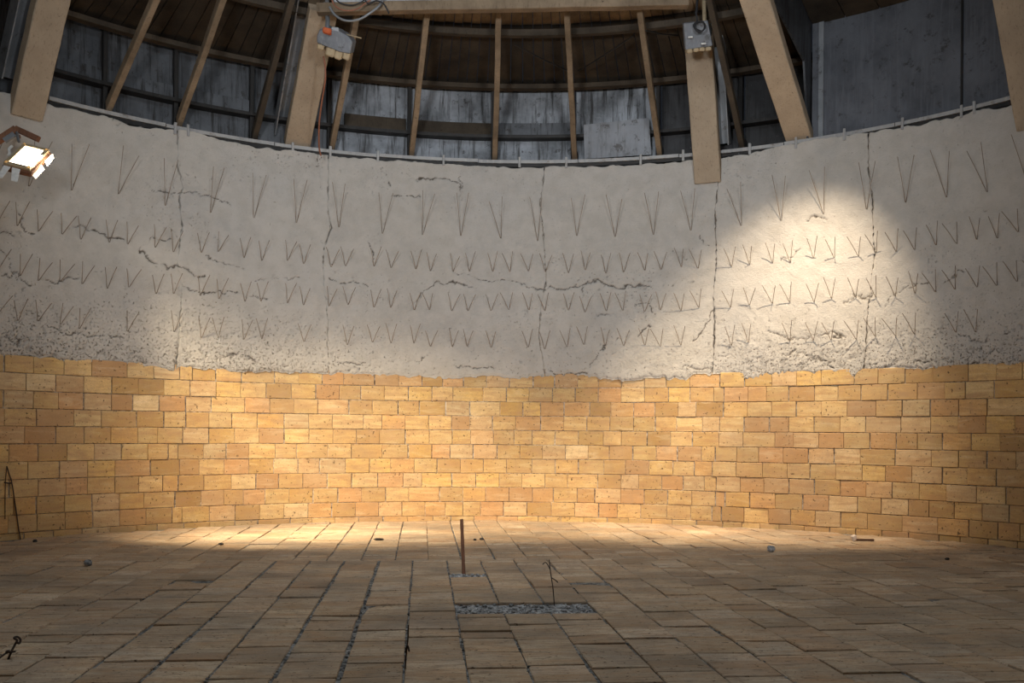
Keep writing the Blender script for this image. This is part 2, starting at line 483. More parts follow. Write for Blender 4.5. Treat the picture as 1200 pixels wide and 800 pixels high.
Z0 = 0.052
rs = random.Random(11)
courses = [(-0.09, Z0)] + [(Z0 + k * BH, Z0 + (k + 1) * BH) for k in range(10)]
for ci, (za, zb) in enumerate(courses):
    s = PH0 * R + rs.uniform(0, 0.25)
    first_back = True
    jl = PH_L * R + rs.uniform(-0.09, 0.09); jr = PH_R * R + rs.uniform(-0.09, 0.09)
    done = [False, False]
    while s < PH1 * R - 0.3:
        q = rs.random()
        wd = BW * (1.0 if q < 0.62 else 0.90 if q < 0.78 else 1.10 if q < 0.86 else 0.76 if q < 0.95 else 1.32)
        wd += rs.uniform(-0.006, 0.006)
        gap = rs.choice((0.003, 0.004, 0.004, 0.006, 0.009, 0.012))
        for k, jj in enumerate((jl, jr)):            # expansion joints between the bays
            if not done[k] and s + wd > jj - 0.07:
                wd = max(0.09, jj - s) if jj - s > 0.06 else wd; gap = rs.uniform(0.006, 0.016); done[k] = True
        c = s + wd / 2
        phi = c / R
        W = bay(phi)
        me = brick_meshes[rs.randrange(10)]
        b = bpy.data.objects.new('brick', me)
        r_face = R + 0.004 + rs.gauss(0, 0.0026)
        if c > jr: r_face -= 0.010
        if c < jl: r_face -= 0.008
        b.location = cyl(phi, r_face, (za + zb) / 2 + rs.uniform(-0.0015, 0.0015))
        b.rotation_euler = (rs.gauss(0, 0.006), rs.gauss(0, 0.003), -phi + rs.gauss(0, 0.006))
        b.scale = ((wd) / BW, 1, (zb - za) / BH)
        link(b, W)
        s += wd + gap

# ---------------------------------------------------------------- plaster panels with cracks, pits and open joints
edge_px = [(-60, 412), (0, 415), (40, 417), (80, 422), (100, 425), (130, 425), (175, 428), (190, 432), (200, 435), (207, 434), (210, 430), (250, 432),
           (300, 436), (330, 436), (380, 437), (400, 437), (500, 441), (530, 444), (550, 441), (590, 441), (600, 444), (620, 441), (642, 441), (646, 438),
           (688, 438), (690, 441), (700, 442), (725, 444), (737, 447), (755, 444), (790, 441), (803, 444), (813, 438), (840, 439), (860, 438), (870, 442),
           (885, 446), (900, 441), (925, 437), (960, 436), (975, 438), (1000, 443), (1010, 436), (1050, 432), (1100, 431), (1150, 428), (1200, 426), (1260, 424)]
ed = [on_wall(x, y) for x, y in edge_px]
ed_s = np.array([p * R for p, z in ed]); ed_z = np.array([z for p, z in ed])
top_px = [(-60, 95), (0, 108), (48, 112), (52, 120), (100, 131), (125, 137), (150, 148), (190, 152), (225, 155), (300, 172), (345, 177), (400, 184), (500, 191), (600, 196),
          (700, 195), (800, 189), (845, 186), (900, 175), (960, 164), (1050, 150), (1120, 138), (1160, 128), (1200, 122), (1260, 108)]
tp = [on_wall(x, y) for x, y in top_px]
tp_s = np.array([p * R for p, z in tp]); tp_z = np.array([z for p, z in tp])

def joint_path(pts):
    q = sorted(((on_wall(x, y)[1], on_wall(x, y)[0] * R) for x, y in pts))
    return np.array([a for a, b in q]), np.array([b for a, b in q])
joints = [joint_path(p) for p in (
    [(208, 150), (208, 200), (214, 225), (209, 235), (213, 270), (210, 290), (207, 312), (213, 330), (212, 365), (209, 400), (205, 440)],
    [(385, 178), (384, 250), (388, 268), (380, 290), (378, 312), (380, 340), (385, 380), (383, 400), (386, 442)],
    [(638, 190), (638, 200), (633, 240), (638, 290), (640, 330), (634, 360), (632, 400), (640, 445)],
    [(843, 180), (842, 215), (838, 250), (840, 300), (836, 350), (838, 380), (835, 445)],
    [(1018, 150), (1018, 200), (1022, 230), (1025, 300), (1018, 360), (1015, 400), (1012, 445)])]

cracks_px = [
    [(180, 225), (195, 226), (215, 224), (232, 227), (250, 232), (256, 232), (268, 241)],
    [(190, 310), (196, 314), (207, 311), (218, 314), (228, 323), (240, 321)],
    [(214, 336), (222, 341), (250, 342), (275, 341), (290, 346), (312, 351)],
    [(0, 320), (10, 324), (18, 320), (30, 329), (38, 335)], [(44, 326), (60, 330), (68, 331), (70, 327), (90, 326)],
    [(0, 292), (8, 300), (15, 318), (18, 326)], [(18, 380), (20, 395), (24, 408)], [(6, 390), (14, 400), (24, 407)],
    [(55, 383), (65, 387), (85, 391), (100, 393), (125, 393), (145, 398), (160, 403)],
    [(165, 290), (172, 281), (190, 280), (200, 280)], [(165, 292), (175, 303), (190, 311)],
    [(20, 245), (24, 255), (28, 268), (38, 276)], [(0, 271), (12, 274), (15, 279)],
    [(85, 264), (100, 268), (120, 275), (145, 281)], [(128, 132), (135, 145), (150, 147), (165, 153), (180, 156)],
    [(240, 300), (255, 306), (275, 310), (285, 314)],
    [(248, 429), (255, 420), (265, 417), (280, 416), (300, 421)],
    [(300, 331), (310, 327), (325, 323), (335, 326), (350, 326)], [(385, 325), (395, 332), (405, 331), (420, 329), (430, 338)],
    [(480, 362), (496, 342), (503, 337), (515, 330), (530, 331), (545, 335), (560, 338)],
    [(530, 318), (545, 322), (560, 327), (575, 330), (588, 328), (602, 328)],
    [(600, 327), (612, 333), (620, 337), (640, 338)], [(643, 336), (662, 340), (675, 335), (688, 330), (700, 328), (710, 335), (730, 337), (748, 334), (765, 338)],
    [(785, 337), (793, 330), (797, 326), (806, 330), (815, 331)], [(683, 336), (685, 348), (690, 358)],
    [(700, 371), (720, 367), (730, 371)], [(745, 358), (760, 356), (764, 362), (765, 375)], [(748, 395), (750, 386), (763, 380)],
    [(838, 360), (831, 372), (826, 384), (820, 392), (812, 399)], [(788, 291), (797, 299), (805, 306), (812, 315)],
    [(818, 275), (824, 286), (832, 288)], [(990, 357), (1003, 346), (1015, 347), (1022, 345)],
    [(1022, 354), (1035, 358), (1044, 348), (1055, 341), (1064, 333)], [(915, 304), (928, 302), (940, 293)],
    [(945, 257), (958, 254), (968, 256)], [(1105, 333), (1115, 323), (1130, 316)], [(1000, 344), (1020, 349)],
    [(920, 418), (932, 410), (945, 417), (958, 420), (975, 424)], [(935, 430), (950, 421), (965, 422), (978, 432)],
    [(1000, 443), (1008, 434), (1022, 420)], [(1125, 433), (1155, 417), (1168, 405)], [(1075, 425), (1090, 424), (1100, 422)],
    [(1125, 393), (1150, 400), (1165, 393), (1185, 388)], [(900, 388), (935, 397), (950, 394), (965, 391), (990, 393)],
    [(1060, 340), (1075, 334), (1090, 332)], [(388, 424), (400, 426), (415, 427), (430, 425)], [(460, 423), (475, 424), (498, 420)],
    [(530, 429), (560, 430), (580, 432), (600, 433)], [(688, 432), (697, 420), (710, 405), (725, 396)],
    [(645, 435), (648, 438), (688, 438)], [(540, 208), (541, 220), (540, 235)], [(460, 231), (470, 229), (482, 230), (492, 232)],
    [(478, 209), (515, 210), (535, 212), (541, 222)], [(372, 180), (374, 205), (377, 222)], [(454, 200), (456, 215)],
    [(780, 435), (810, 430), (835, 434)], [(1130, 250), (1150, 246), (1160, 245)], [(430, 278), (434, 292), (440, 303)]]

def panel_field(S, Z):
    """relief (metres towards the room) and dark mask on a grid"""
    d = (fbm(S * 0.9, Z * 0.9, 3, 3) - 0.5) * 0.030
    # sweeps of the trowel: warped stripes
    warp = fbm(S * 0.8, Z * 0.8, 3, 21) * 5.0
    d += 0.6 * (vnoise(S * 2.0 + warp * 1.2, (Z + 0.25 * np.sin(S * 2.1)) * 16 + warp * 3.0, 5) - 0.5) * 0.006
    d += (fbm(S * 9, Z * 9, 3, 8) - 0.5) * 0.005
    # roughness: heavy near the brick edge and on both flanks
    zb = np.interp(S, ed_s, ed_z)
    hgt = Z - zb
    flank = 0.35 + 0.65 * np.clip((np.abs(S) - 1.2) / 1.6, 0, 1)
    patch = fbm(S * 1.3, Z * 2.2, 3, 31)
    rough = np.clip(1.0 - hgt / (0.45 + 0.9 * patch), 0, 1) * flank
    rough = np.maximum(rough, np.clip((fbm(S * 1.1 + 9, Z * 1.5, 3, 77) - 0.56) * 5, 0, 1) * 0.4)
    pits = fbm(S * 30, Z * 34, 2, 41)
    pm = np.clip((pits - (0.86 - 0.24 * rough)) * 9, 0, 1)
    d -= pm * 0.006
    d += rough * (fbm(S * 36, Z * 44, 2, 51) - 0.5) * 0.010
    dark = pm * 0.3
    # cracks: thin, broken
    js = S + (fbm(S * 16, Z * 16, 3, 61) - 0.5) * 0.085; jz = Z + (fbm(S * 16, Z * 16, 3, 71) - 0.5) * 0.085
    brk = np.clip((vnoise(S * 7, Z * 7, 91) - 0.15) * 4, 0.25, 1)
    for k, poly in enumerate(cracks_px):
        q = [on_wall(x, y) for x, y in poly]
        q = [(p * R, z) for p, z in q]
        wd = (0.0055, 0.0075, 0.005)[k % 3]
        for (ax, az), (bx, bz) in zip(q, q[1:]):
            m = (S > min(ax, bx) - 0.08) & (S < max(ax, bx) + 0.08) & (Z > min(az, bz) - 0.08) & (Z < max(az, bz) + 0.08)
            if not m.any(): continue
            px, pz = js[m], jz[m]
            L2 = (bx - ax) ** 2 + (bz - az) ** 2 + 1e-9
            t = np.clip(((px - ax) * (bx - ax) + (pz - az) * (bz - az)) / L2, 0, 1)
            dist = np.hypot(px - ax - t * (bx - ax), pz - az - t * (bz - az))
            v = np.exp(-(dist / wd) ** 2) * brk[m]
            d[m] -= v * 0.012
            dark[m] = np.maximum(dark[m], np.clip(v ** 1.6 * 1.1, 0, 0.9))
    return d, dark, rough

def plaster_panel(jl, jr, parent):
    h = 0.0105
    zlo, zhi = 1.5, 4.1
    sl = (lambda z: np.interp(z, *jl)) if jl is not None else (lambda z: np.full_like(z, PH0 * R))
    sr = (lambda z: np.interp(z, *jr)) if jr is not None else (lambda z: np.full_like(z, PH1 * R))
    nz = int((zhi - zlo - 0.1) / h)
    w_ = float(sr(np.array([2.8]))[0] - sl(np.array([2.8]))[0])
    ns = int(w_ / h)
    U, V = np.meshgrid(np.linspace(0, 1, ns), np.linspace(0, 1, nz), indexing='ij')
    zt0 = 1.63 + V * (4.02 - 1.63)
    def side(fn, z, seed, sgn):
        g = np.maximum(0.0006, (vnoise(z * 11, z * 0 + seed, seed) - 0.58) * 0.020)
        return fn(z) + sgn * g + (vnoise(z * 33, z * 0 + seed * 3.3, 5) - 0.5) * 0.018
    SL, SR = side(sl, zt0, 4, 1), side(sr, zt0, 7, -1)
    S = SL + (SR - SL) * U
    jag = (fbm(S * 9, S * 0 + 3, 3, 15) - 0.5) * 0.05 + np.clip(vnoise(S * 24, S * 0 + 8, 16) - 0.6, 0, 1) * -0.06
    jagt = (fbm(S * 8, S * 0 + 5, 3, 18) - 0.5) * 0.05
    B = np.interp(S, ed_s, ed_z) + jag; T = np.interp(S, tp_s, tp_z) + jagt
    Z = B + (T - B) * V
    d, dark, rough = panel_field(S, Z)
    # darker, sunken along the open joint
    ej = np.minimum(np.where(jl is not None, S - SL, 9.0), np.where(jr is not None, SR - S, 9.0))
    jn = np.clip((vnoise(Z * 9, S * 2, 29) - 0.48) * 3, 0, 1)
    v = np.exp(-(ej / 0.007) ** 2) * jn
    d -= v * 0.012; dark = np.maximum(dark, v * 0.8)
    # thin out to a feather at the brick edge
    hgt = Z - B
    d -= 0.012 * np.exp(-(hgt / 0.02) ** 2)
    rr = R - 0.012 - d
    rr = np.minimum(rr, R - 0.0005)
    P = np.stack([rr * np.sin(S / R), A + rr * np.cos(S / R), Z], -1)
    # returns on the four edges so that the coat has thickness
    def back(i0):
        q = P[i0].copy(); ph = S[i0] / R
        q[..., 0] = (R + 0.03) * np.sin(ph); q[..., 1] = A + (R + 0.03) * np.cos(ph); return q
    verts = P.reshape(-1, 3)
    idx = np.arange(ns * nz).reshape(ns, nz)
    quads = np.stack([idx[:-1, :-1], idx[1:, :-1], idx[1:, 1:], idx[:-1, 1:]], -1).reshape(-1, 4)
    allv = [verts]; allq = [quads]; base = ns * nz; dk = [dark.reshape(-1)]; rk = [rough.reshape(-1)]
    for line, sl_ in ((idx[:, 0], np.s_[:, 0]), (idx[:, -1], np.s_[:, -1]), (idx[0, :], np.s_[0, :]), (idx[-1, :], np.s_[-1, :])):
        bk = back(sl_); n = len(line)
        allv.append(bk); dk.append(np.zeros(n)); rk.append(np.zeros(n)); bi = base + np.arange(n); base += n
        allq.append(np.stack([line[:-1], line[1:], bi[1:], bi[:-1]], -1))
    V_ = np.concatenate(allv); Q = np.concatenate(allq)
    me = bpy.data.meshes.new('plaster_panel')
    me.vertices.add(len(V_)); me.vertices.foreach_set('co', V_.reshape(-1).astype(np.float32))
    me.loops.add(Q.size); me.loops.foreach_set('vertex_index', Q.reshape(-1).astype(np.int32))
    me.polygons.add(len(Q)); me.polygons.foreach_set('loop_start', (np.arange(len(Q)) * 4).astype(np.int32))
    me.update(calc_edges=True); me.validate()
    at = me.attributes.new('crack', 'FLOAT', 'POINT'); at.data.foreach_set('value', np.concatenate(dk).astype(np.float32))
    at2 = me.attributes.new('rough', 'FLOAT', 'POINT'); at2.data.foreach_set('value', np.concatenate(rk).astype(np.float32))
    me.polygons.foreach_set('use_smooth', np.ones(len(Q), dtype=bool))
    me.materials.append(M_PLASTER); me.update()
    o = bpy.data.objects.new('plaster_panel', me); link(o, parent)
    return o

bounds = [None] + joints + [None]
panels = []
for i in range(6):
    pr = walls['left'] if i == 0 else (walls['back'] if i < 4 else walls['right'])
    panels.append(plaster_panel(bounds[i], bounds[i + 1], pr))
jphi = [float(np.interp(2.8, *j)) / R for j in joints]

# anchors: wire Vs welded to the shell and standing out of the plaster
def anchor_mesh(i, H, spread, inward, rad):
    rr_ = random.Random(300 + i)
    bm = bmesh.new()
    for sx in (-1, 1):
        tip = Vector((sx * spread * rr_.uniform(0.7, 1.25), -inward * rr_.uniform(0.85, 1.15), H * rr_.uniform(0.88, 1.08)))
        add_tube(bm, [Vector((0, 0.05, -0.01)), Vector((sx * 0.004, -0.012, 0.0)), tip * 0.5 + Vector((0, -0.004, 0)), tip], rad, 5)
    me = bpy.data.meshes.new('anchor'); bmesh.ops.recalc_face_normals(bm, faces=bm.faces); bm.to_mesh(me); bm.free(); me.materials.append(M_ANCHOR)
    return me
tall = [anchor_mesh(i, 0.43, 0.080, 0.19, 0.0030) for i in range(6)]
short = [anchor_mesh(20 + i, 0.185, 0.062, 0.13, 0.0030) for i in range(8)]
top_row = [(-18, 214), (33, 218), (83, 223), (138, 227), (193, 241), (246, 249), (297, 256), (347, 261), (397, 266), (448, 274), (495, 275), (540, 276), (587, 279), (630, 282),
           (676, 276), (721, 277), (766, 275), (810, 270), (869, 265), (916, 259), (966, 251), (1016, 245), (1062, 237), (1110, 231), (1158, 225), (1206, 217)]
ra = random.Random(5)
def put_anchor(me, phi, z):
    k = sum(1 for j in jphi if phi > j)
    a = bpy.data.objects.new('anchor', me)
    a.location = cyl(phi, R - 0.006, z)
    a.rotation_euler = (ra.gauss(0, 0.05), ra.gauss(0, 0.06), -phi + ra.gauss(0, 0.06))
    link(a, panels[k])
for x, y in top_row:
    phi, z = on_wall(x, y)
    put_anchor(tall[ra.randrange(6)], phi, z)
    for zr in (2.83, 2.39, 1.985):
        for e in (-1, 1):
            if zr < 2.0 and ra.random() < 0.12: continue
            put_anchor(short[ra.randrange(8)], phi + e * 0.0165 + ra.gauss(0, 0.0015), zr + ra.gauss(0, 0.014))

# ---------------------------------------------------------------- floor
YAW = math.radians(5.2)
dS = Vector((-math.sin(YAW), math.cos(YAW), 0)); dT = Vector((math.cos(YAW), math.sin(YAW), 0))
def st(p): return p.dot(dS), p.dot(dT)
def fs(s, t, z=0.0):
    q = dS * s + dT * t; return Vector((q.x, q.y, z))
CW = 0.2625
t_ref = st(on_floor(397, 795))[1]
rec_a = st(on_floor(520, 720)); rec_b = st(on_floor(677, 705)); rec_c = st(on_floor(520, 706))
tA = t_ref + CW * round((st(on_floor(520, 712))[1] - t_ref) / CW); tB = tA + 3 * CW
sA, sB = rec_a[0], rec_c[0]
sm = st(on_floor(543, 675)); sC = sm[0]; sD = sC + 0.17
S_BAND = 7.7

fl = empty('floor'); tag(fl, 'kiln floor of worn tan firebricks laid in rows over grey mortar', 'floor', kind='structure')
def quad_grid(name, tb, sb, skip, z, mat):
    vs, fc, ix = [], [], {}
    def vi(i, j):
        if (i, j) not in ix:
            ix[(i, j)] = len(vs); vs.append(fs(sb[j], tb[i], z))
        return ix[(i, j)]
    for i in range(len(tb) - 1):
        for j in range(len(sb) - 1):
            if skip(tb[i], sb[j]): continue
            fc.append((vi(i, j), vi(i + 1, j), vi(i + 1, j + 1), vi(i, j + 1)))
    return mesh_obj(name, vs, fc, mat, fl)
tb = sorted([-5.9, tA, tA + CW, tB, 6.6]); sb = sorted([-0.5, sA, sB, sC, sD, 11.2])
def inrec(t, s):
    return (tA - 1e-6 <= t < tB - 1e-6 and sA - 1e-6 <= s < sB - 1e-6) or (tA - 1e-6 <= t < tA + CW - 1e-6 and sC - 1e-6 <= s < sD - 1e-6)
bed = quad_grid('mortar_bed', tb, sb, inrec, -0.009, M_BED)

rf = random.Random(21)
bricks_fl = []                       # (s0, s1, t0, t1) with a little skew
ncol = int(6.0 / CW)
for i in range(-ncol - 3, ncol + 4):
    for band in (0, 1):
        t0 = t_ref + i * CW + (0.0 if band == 0 else 0.12)
        wide = 0.017 if -1.6 < t0 < -0.2 and band == 0 else 0.009
        lo, hi = (2.3, S_BAND) if band == 0 else (S_BAND + 0.006, 11.3)
        brk = []
        if band == 0 and tA - 0.01 < t0 < tB - 0.1: brk += [sA, sB]
        if band == 0 and abs(t0 - tA) < 0.05: brk += [sC, sD]
        s = lo + (rf.uniform(0, 0.2) if band == 0 else 0)
        tj0, tj1 = rf.uniform(-0.004, 0.004), rf.uniform(-0.004, 0.004)
        while s < hi - 0.03:
            L = rf.choice((0.16, 0.165, 0.25, 0.25, 0.26, 0.26, 0.30, 0.125))
            e = min(s + L, hi)
            if hi - e < 0.06: e = hi
            for b in brk:
                if s < b - 0.02 and e > b - 0.07: e = b
            ts, ss = t0 + CW / 2, (s + e) / 2
            hole = (tA < ts < tB and sA - 0.01 < ss < sB + 0.01) or (tA < ts < tA + CW and sC - 0.01 < ss < sD + 0.01)
            if not hole:
                g = rf.choice((0.003, 0.004, 0.005, 0.009))
                bricks_fl.append((s + g / 2, e - g / 2, t0 + wide / 2 + tj0 + rf.uniform(-0.003, 0.003), t0 + CW - wide / 2 + tj0 + rf.uniform(-0.003, 0.003)))
            s = e

def circ_s(t):                        # where a column meets the brick wall
    best = 9.0
    # |s*dS + t*dT - (0,A)| = R-0.005
    o_ = dT * t - Vector((0, A, 0)); b_ = o_.dot(dS); c_ = o_.length_squared - (R + 0.0) ** 2
    D = b_ * b_ - c_
    return None if D <= 0 else -b_ + math.sqrt(D)
def circ_s_lo(t):
    o_ = dT * t - Vector((0, A, 0)); b_ = o_.dot(dS); c_ = o_.length_squared - (R + 0.0) ** 2
    D = b_ * b_ - c_
    return None if D <= 0 else -b_ - math.sqrt(D)
clipped = []
for s0, s1, t0, t1 in bricks_fl:
    a, b = circ_s(t0), circ_s(t1)
    if a is None or b is None: continue
    la, lb = circ_s_lo(t0), circ_s_lo(t1)
    if s0 < max(la, lb) + 0.02: continue
    e0, e1 = min(s1, a), min(s1, b)
    if e0 - s0 < 0.02 or e1 - s0 < 0.02: continue
    mid = fs((s0 + s1) / 2, (t0 + t1) / 2)
    if abs(mid.x) > mid.y * 0.60 + 0.5: continue
    px = CX + mid.x / mid.y * F; py = CY + EYE / mid.y * F
    inview = -20 < px < 1220 and py < 815
    clipped.append((inview, mid.y, s0, e0, e1, t0, t1, s1))
clipped.sort(key=lambda q: (not q[0], q[1]))

FB_L, FB_W, FB_H = 0.25, 0.25, 0.06
def floor_brick_mesh(i):
    r_ = random.Random(500 + i)
    hw, hl, bv = FB_W / 2, FB_L / 2, 0.004
    def ring(z, ins, j): return [(sx * (hw - ins) + r_.uniform(-j, j), sy * (hl - ins) + r_.uniform(-j, j), z + r_.uniform(-j, j) * 0.4) for sx, sy in ((-1, -1), (1, -1), (1, 1), (-1, 1))]
    topv = ring(0, bv, 0.003)
    if i % 4 == 0:
        k = r_.randrange(4); x, y, z = topv[k]; topv[k] = (x * 0.85, y * 0.9, -0.004)
    v = topv + ring(-0.004, 0, 0.0015) + ring(-FB_H, 0, 0)
    f = [(0, 1, 2, 3)]
    for a in (0, 4):
        for k in range(4): f.append((a + k, a + 4 + k, a + 4 + (k + 1) % 4, a + (k + 1) % 4))
    me = bpy.data.meshes.new('brick'); me.from_pydata(v, [], f); me.materials.append(M_FLOOR); me.update()
    return me
fb_meshes = [floor_brick_mesh(i) for i in range(10)]
n_obj = 0
sv, sf = [], []
for inview, Yd, s0, e0, e1, t0, t1, s1 in clipped:
    dz = rf.gauss(0, 0.0028)
    if inview and n_obj < 300 and abs(e0 - s1) < 1e-6 and abs(e1 - s1) < 1e-6:
        b = bpy.data.objects.new('brick', fb_meshes[rf.randrange(10)])
        b.location = fs((s0 + s1) / 2, (t0 + t1) / 2, dz)
        b.rotation_euler = (rf.gauss(0, 0.005), rf.gauss(0, 0.006), YAW + rf.gauss(0, 0.006))
        b.scale = ((t1 - t0) / FB_W, (s1 - s0) / FB_L, 1)
        link(b, fl); n_obj += 1
    else:
        k = len(sv); bv = 0.004; tx, ty = rf.gauss(0, 0.0012), rf.gauss(0, 0.0012)
        for z, ins, jj in ((0, bv, 0.002), (-0.004, 0, 0), (-0.05, 0, 0)):
            for s_, t_, q in ((s0 + ins, t0 + ins, 0), (s0 + ins, t1 - ins, 1), (e1 - ins, t1 - ins, 2), (e0 - ins, t0 + ins, 3)):
                sv.append(fs(s_, t_, z + dz + (tx, -tx, ty, -ty)[q]))
        sf.append((k, k + 1, k + 2, k + 3))
        for a in (0, 4):
            for m in range(4): sf.append((k + a + m, k + a + 4 + m, k + a + 4 + (m + 1) % 4, k + a + (m + 1) % 4))
o = mesh_obj('far_brick_field', sv, sf, M_FLOOR, fl); tag(o, kind='stuff')

# gravel bed in the two gaps where bricks are missing
def gravel(name, t0, t1, s0, s1, n, seed):
    g_ = random.Random(seed)
    nx, ny = 36 if t1 - t0 > 0.5 else 14, 10
    vs, fc = [], []
    for j in range(ny):
        for i in range(nx):
            t = t0 - 0.012 + (t1 - t0 + 0.024) * i / (nx - 1); s = s0 - 0.012 + (s1 - s0 + 0.024) * j / (ny - 1)
            vs.append(fs(s, t, -0.019 + g_.uniform(-0.005, 0.008)))
    for j in range(ny - 1):
        for i in range(nx - 1):
            fc.append((j * nx + i, j * nx + i + 1, (j + 1) * nx + i + 1, (j + 1) * nx + i))
    o = mesh_obj(name, vs, fc, M_GRAVEL, fl)
    bm = bmesh.new()
    for _ in range(n):
        t = g_.uniform(t0 + 0.01, t1 - 0.01); s = g_.uniform(s0 + 0.01, s1 - 0.01); r_ = g_.choice((0.005, 0.007, 0.009, 0.013))
        m_ = Matrix.Translation(fs(s, t, -0.015 + r_ * 0.3)) @ Matrix.Rotation(g_.uniform(0, 6), 4, 'Z') @ Matrix.Diagonal((r_ * g_.uniform(.8, 1.5), r_, r_ * .7, 1))
        bmesh.ops.create_icosphere(bm, subdivisions=1, radius=1.0, matrix=m_)
    p = bm_obj(name + '_grit', bm, M_GRAVEL, fl); tag(p, kind='stuff')
gravel('gravel_bed', tA, tB, sA, sB, 240, 3)
gravel('gravel_bed', tA, tA + CW, sC, sD, 60, 4)

# crumbs of mortar left in the wide joints
bm = bmesh.new(); g_ = random.Random(9)
for _ in range(420):
    i = g_.choice((-3, -2, -1, -1, 0, 0, 1, 1, 2, 3, 5, -5, 7))
    t = t_ref + i * CW + g_.gauss(0, 0.006); s = g_.uniform(3.6, 7.6)
    if tA - 0.03 < t < tB + 0.03 and sA - 0.03 < s < sB + 0.03: continue
    r_ = g_.choice((0.003, 0.004, 0.006, 0.008))
    bmesh.ops.create_icosphere(bm, subdivisions=1, radius=1.0, matrix=Matrix.Translation(fs(s, t, -0.006 + r_ * 0.3)) @ Matrix.Diagonal((r_, r_ * 1.3, r_ * .7, 1)))
o = bm_obj('mortar_crumbs', bm, M_BED, fl); tag(o, kind='stuff')

# ---------------------------------------------------------------- steel shell above the plaster, roof
rafter_feet = [(40, 84), (130, 110), (212, 126), (300, 142), (390, 165), (483, 160), (580, 185), (673, 182), (772, 178), (868, 170)]
raf_phi = [on_wall(x, y)[0] for x, y in rafter_feet]
SPLIT = on_wall(948, 100)[0]
wu = empty('wall_upper'); tag(wu, 'stained steel shell of the vessel rising above the plaster to the roof', 'wall', kind='structure')
edges = [-1.16, -1.02] + raf_phi + [SPLIT]
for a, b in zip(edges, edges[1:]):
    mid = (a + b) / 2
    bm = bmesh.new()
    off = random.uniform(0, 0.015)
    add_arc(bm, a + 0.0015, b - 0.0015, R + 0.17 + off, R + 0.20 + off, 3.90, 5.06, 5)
    bm_obj('shell_plate', bm, M_SHELL_PALE if -0.37 < mid < 0.33 else (M_SHELL_BLACK if mid > 0.36 else M_SHELL_DARK), wu)  # darkest steel past the strut, palest in the middle bays
sheet_edges = [SPLIT, on_wall(957, 80)[0] + 0.004, on_wall(1123, 60)[0], 1.16]
for k, (a, b) in enumerate(zip(sheet_edges, sheet_edges[1:])):
    bm = bmesh.new()
    add_arc(bm, a + 0.002, b - 0.002, R + 0.10 - (0.02 if k == 0 else 0.006 * k), R + 0.13, 3.90, 5.9, 8)
    bm_obj('shell_sheet', bm, M_SHEET, wu)
# cover strip of the joint and cheek that closes the step of the roof
bm = bmesh.new(); p = sheet_edges[1]; add_bar(bm, cyl(p, R + 0.085, 3.9), cyl(p, R + 0.085, 5.7), 0.055, 0.02, tang(p), 0.003); bm_obj('cover_strip', bm, M_CHANNEL, wu)
bm = bmesh.new(); p = sheet_edges[2]; add_bar(bm, cyl(p, R + 0.082, 3.9), cyl(p, R + 0.082, 5.7), 0.02, 0.02, tang(p), 0.003); bm_obj('cover_strip', bm, M_BLACK, wu)
bm = bmesh.new(); p = SPLIT - 0.004
q = [cyl(p, R + 0.1, 3.9), cyl(p, R + 0.1, 5.9), cyl(p, R - 2.2, 6.4), cyl(p, R - 2.2, 5.35), cyl(p, R - 0.16, 4.86), cyl(p, R + 0.03, 3.97)]
va = [bm.verts.new(x) for x in q]; vb = [bm.verts.new(x + tang(p) * 0.02) for x in q]
bm.faces.new(va); bm.faces.new(vb[::-1])
for k in range(6): bm.faces.new((va[k], va[(k + 1) % 6], vb[(k + 1) % 6], vb[k]))
bm_obj('cheek_plate', bm, M_SHELL_DARK, wu)
# ledge between lining and shell
bm = bmesh.new(); add_arc(bm, -1.16, 1.16, R + 0.02, R + 0.22, 3.90, 3.95, 60); bm_obj('ledge', bm, M_SHELL_DARK, wu)

ce = empty('ceiling'); tag(ce, 'dark board roof of the vessel sloping up from the steel shell', 'ceiling', kind='structure')
SL = 0.268
def roof_z(r, base): return base + SL * (R + 0.1 - r)
bw = 0.022
ph = -1.16
rb = random.Random(77)
while ph < SPLIT - 0.004:
    e = min(ph + bw * rb.uniform(0.85, 1.15), SPLIT)
    bm = bmesh.new()
    dzb = rb.uniform(-0.006, 0.006)
    add_arc(bm, ph + 0.0008, e - 0.0008, R + 0.22, 4.78, roof_z(R + 0.22, 4.98) + dzb, roof_z(R + 0.22, 4.98) + 0.03 + dzb, 1, roof_z(4.78, 4.98) + dzb, roof_z(4.78, 4.98) + 0.03 + dzb)
    bm_obj('roof_board', bm, M_BOARD, ce)
    bm = bmesh.new()
    add_arc(bm, ph + 0.0008, e - 0.0008, 4.776, 3.2, roof_z(4.78, 4.98) + dzb, roof_z(4.78, 4.98) + 0.03 + dzb, 1, roof_z(3.2, 4.98) + dzb, roof_z(3.2, 4.98) + 0.03 + dzb)
    bm_obj('roof_board', bm, M_LITBOARD if -0.5 < ph < 0.4 else M_BOARD, ce)
    ph = e
ph = SPLIT
while ph < 1.16:
    e = min(ph + 0.06, 1.16)
    bm = bmesh.new(); add_arc(bm, ph + 0.001, e - 0.001, R + 0.2, 3.2, roof_z(R + 0.2, 5.32), roof_z(R + 0.2, 5.32) + 0.03, 1, roof_z(3.2, 5.32), roof_z(3.2, 5.32) + 0.03)
    bm_obj('roof_board', bm, M_BOARD, ce); ph = e
bm = bmesh.new(); add_arc(bm, -1.16, SPLIT, 3.25, 1.4, roof_z(3.25, 4.98), roof_z(3.25, 4.98) + .03, 30, roof_z(1.4, 4.98), roof_z(1.4, 4.98) + .03); bm_obj('inner_roof', bm, M_BOARD, ce)
bm = bmesh.new(); add_arc(bm, SPLIT, 1.16, 3.25, 1.4, roof_z(3.25, 5.32), roof_z(3.25, 5.32) + .03, 12, roof_z(1.4, 5.32), roof_z(1.4, 5.32) + .03); bm_obj('inner_roof', bm, M_BOARD, ce)
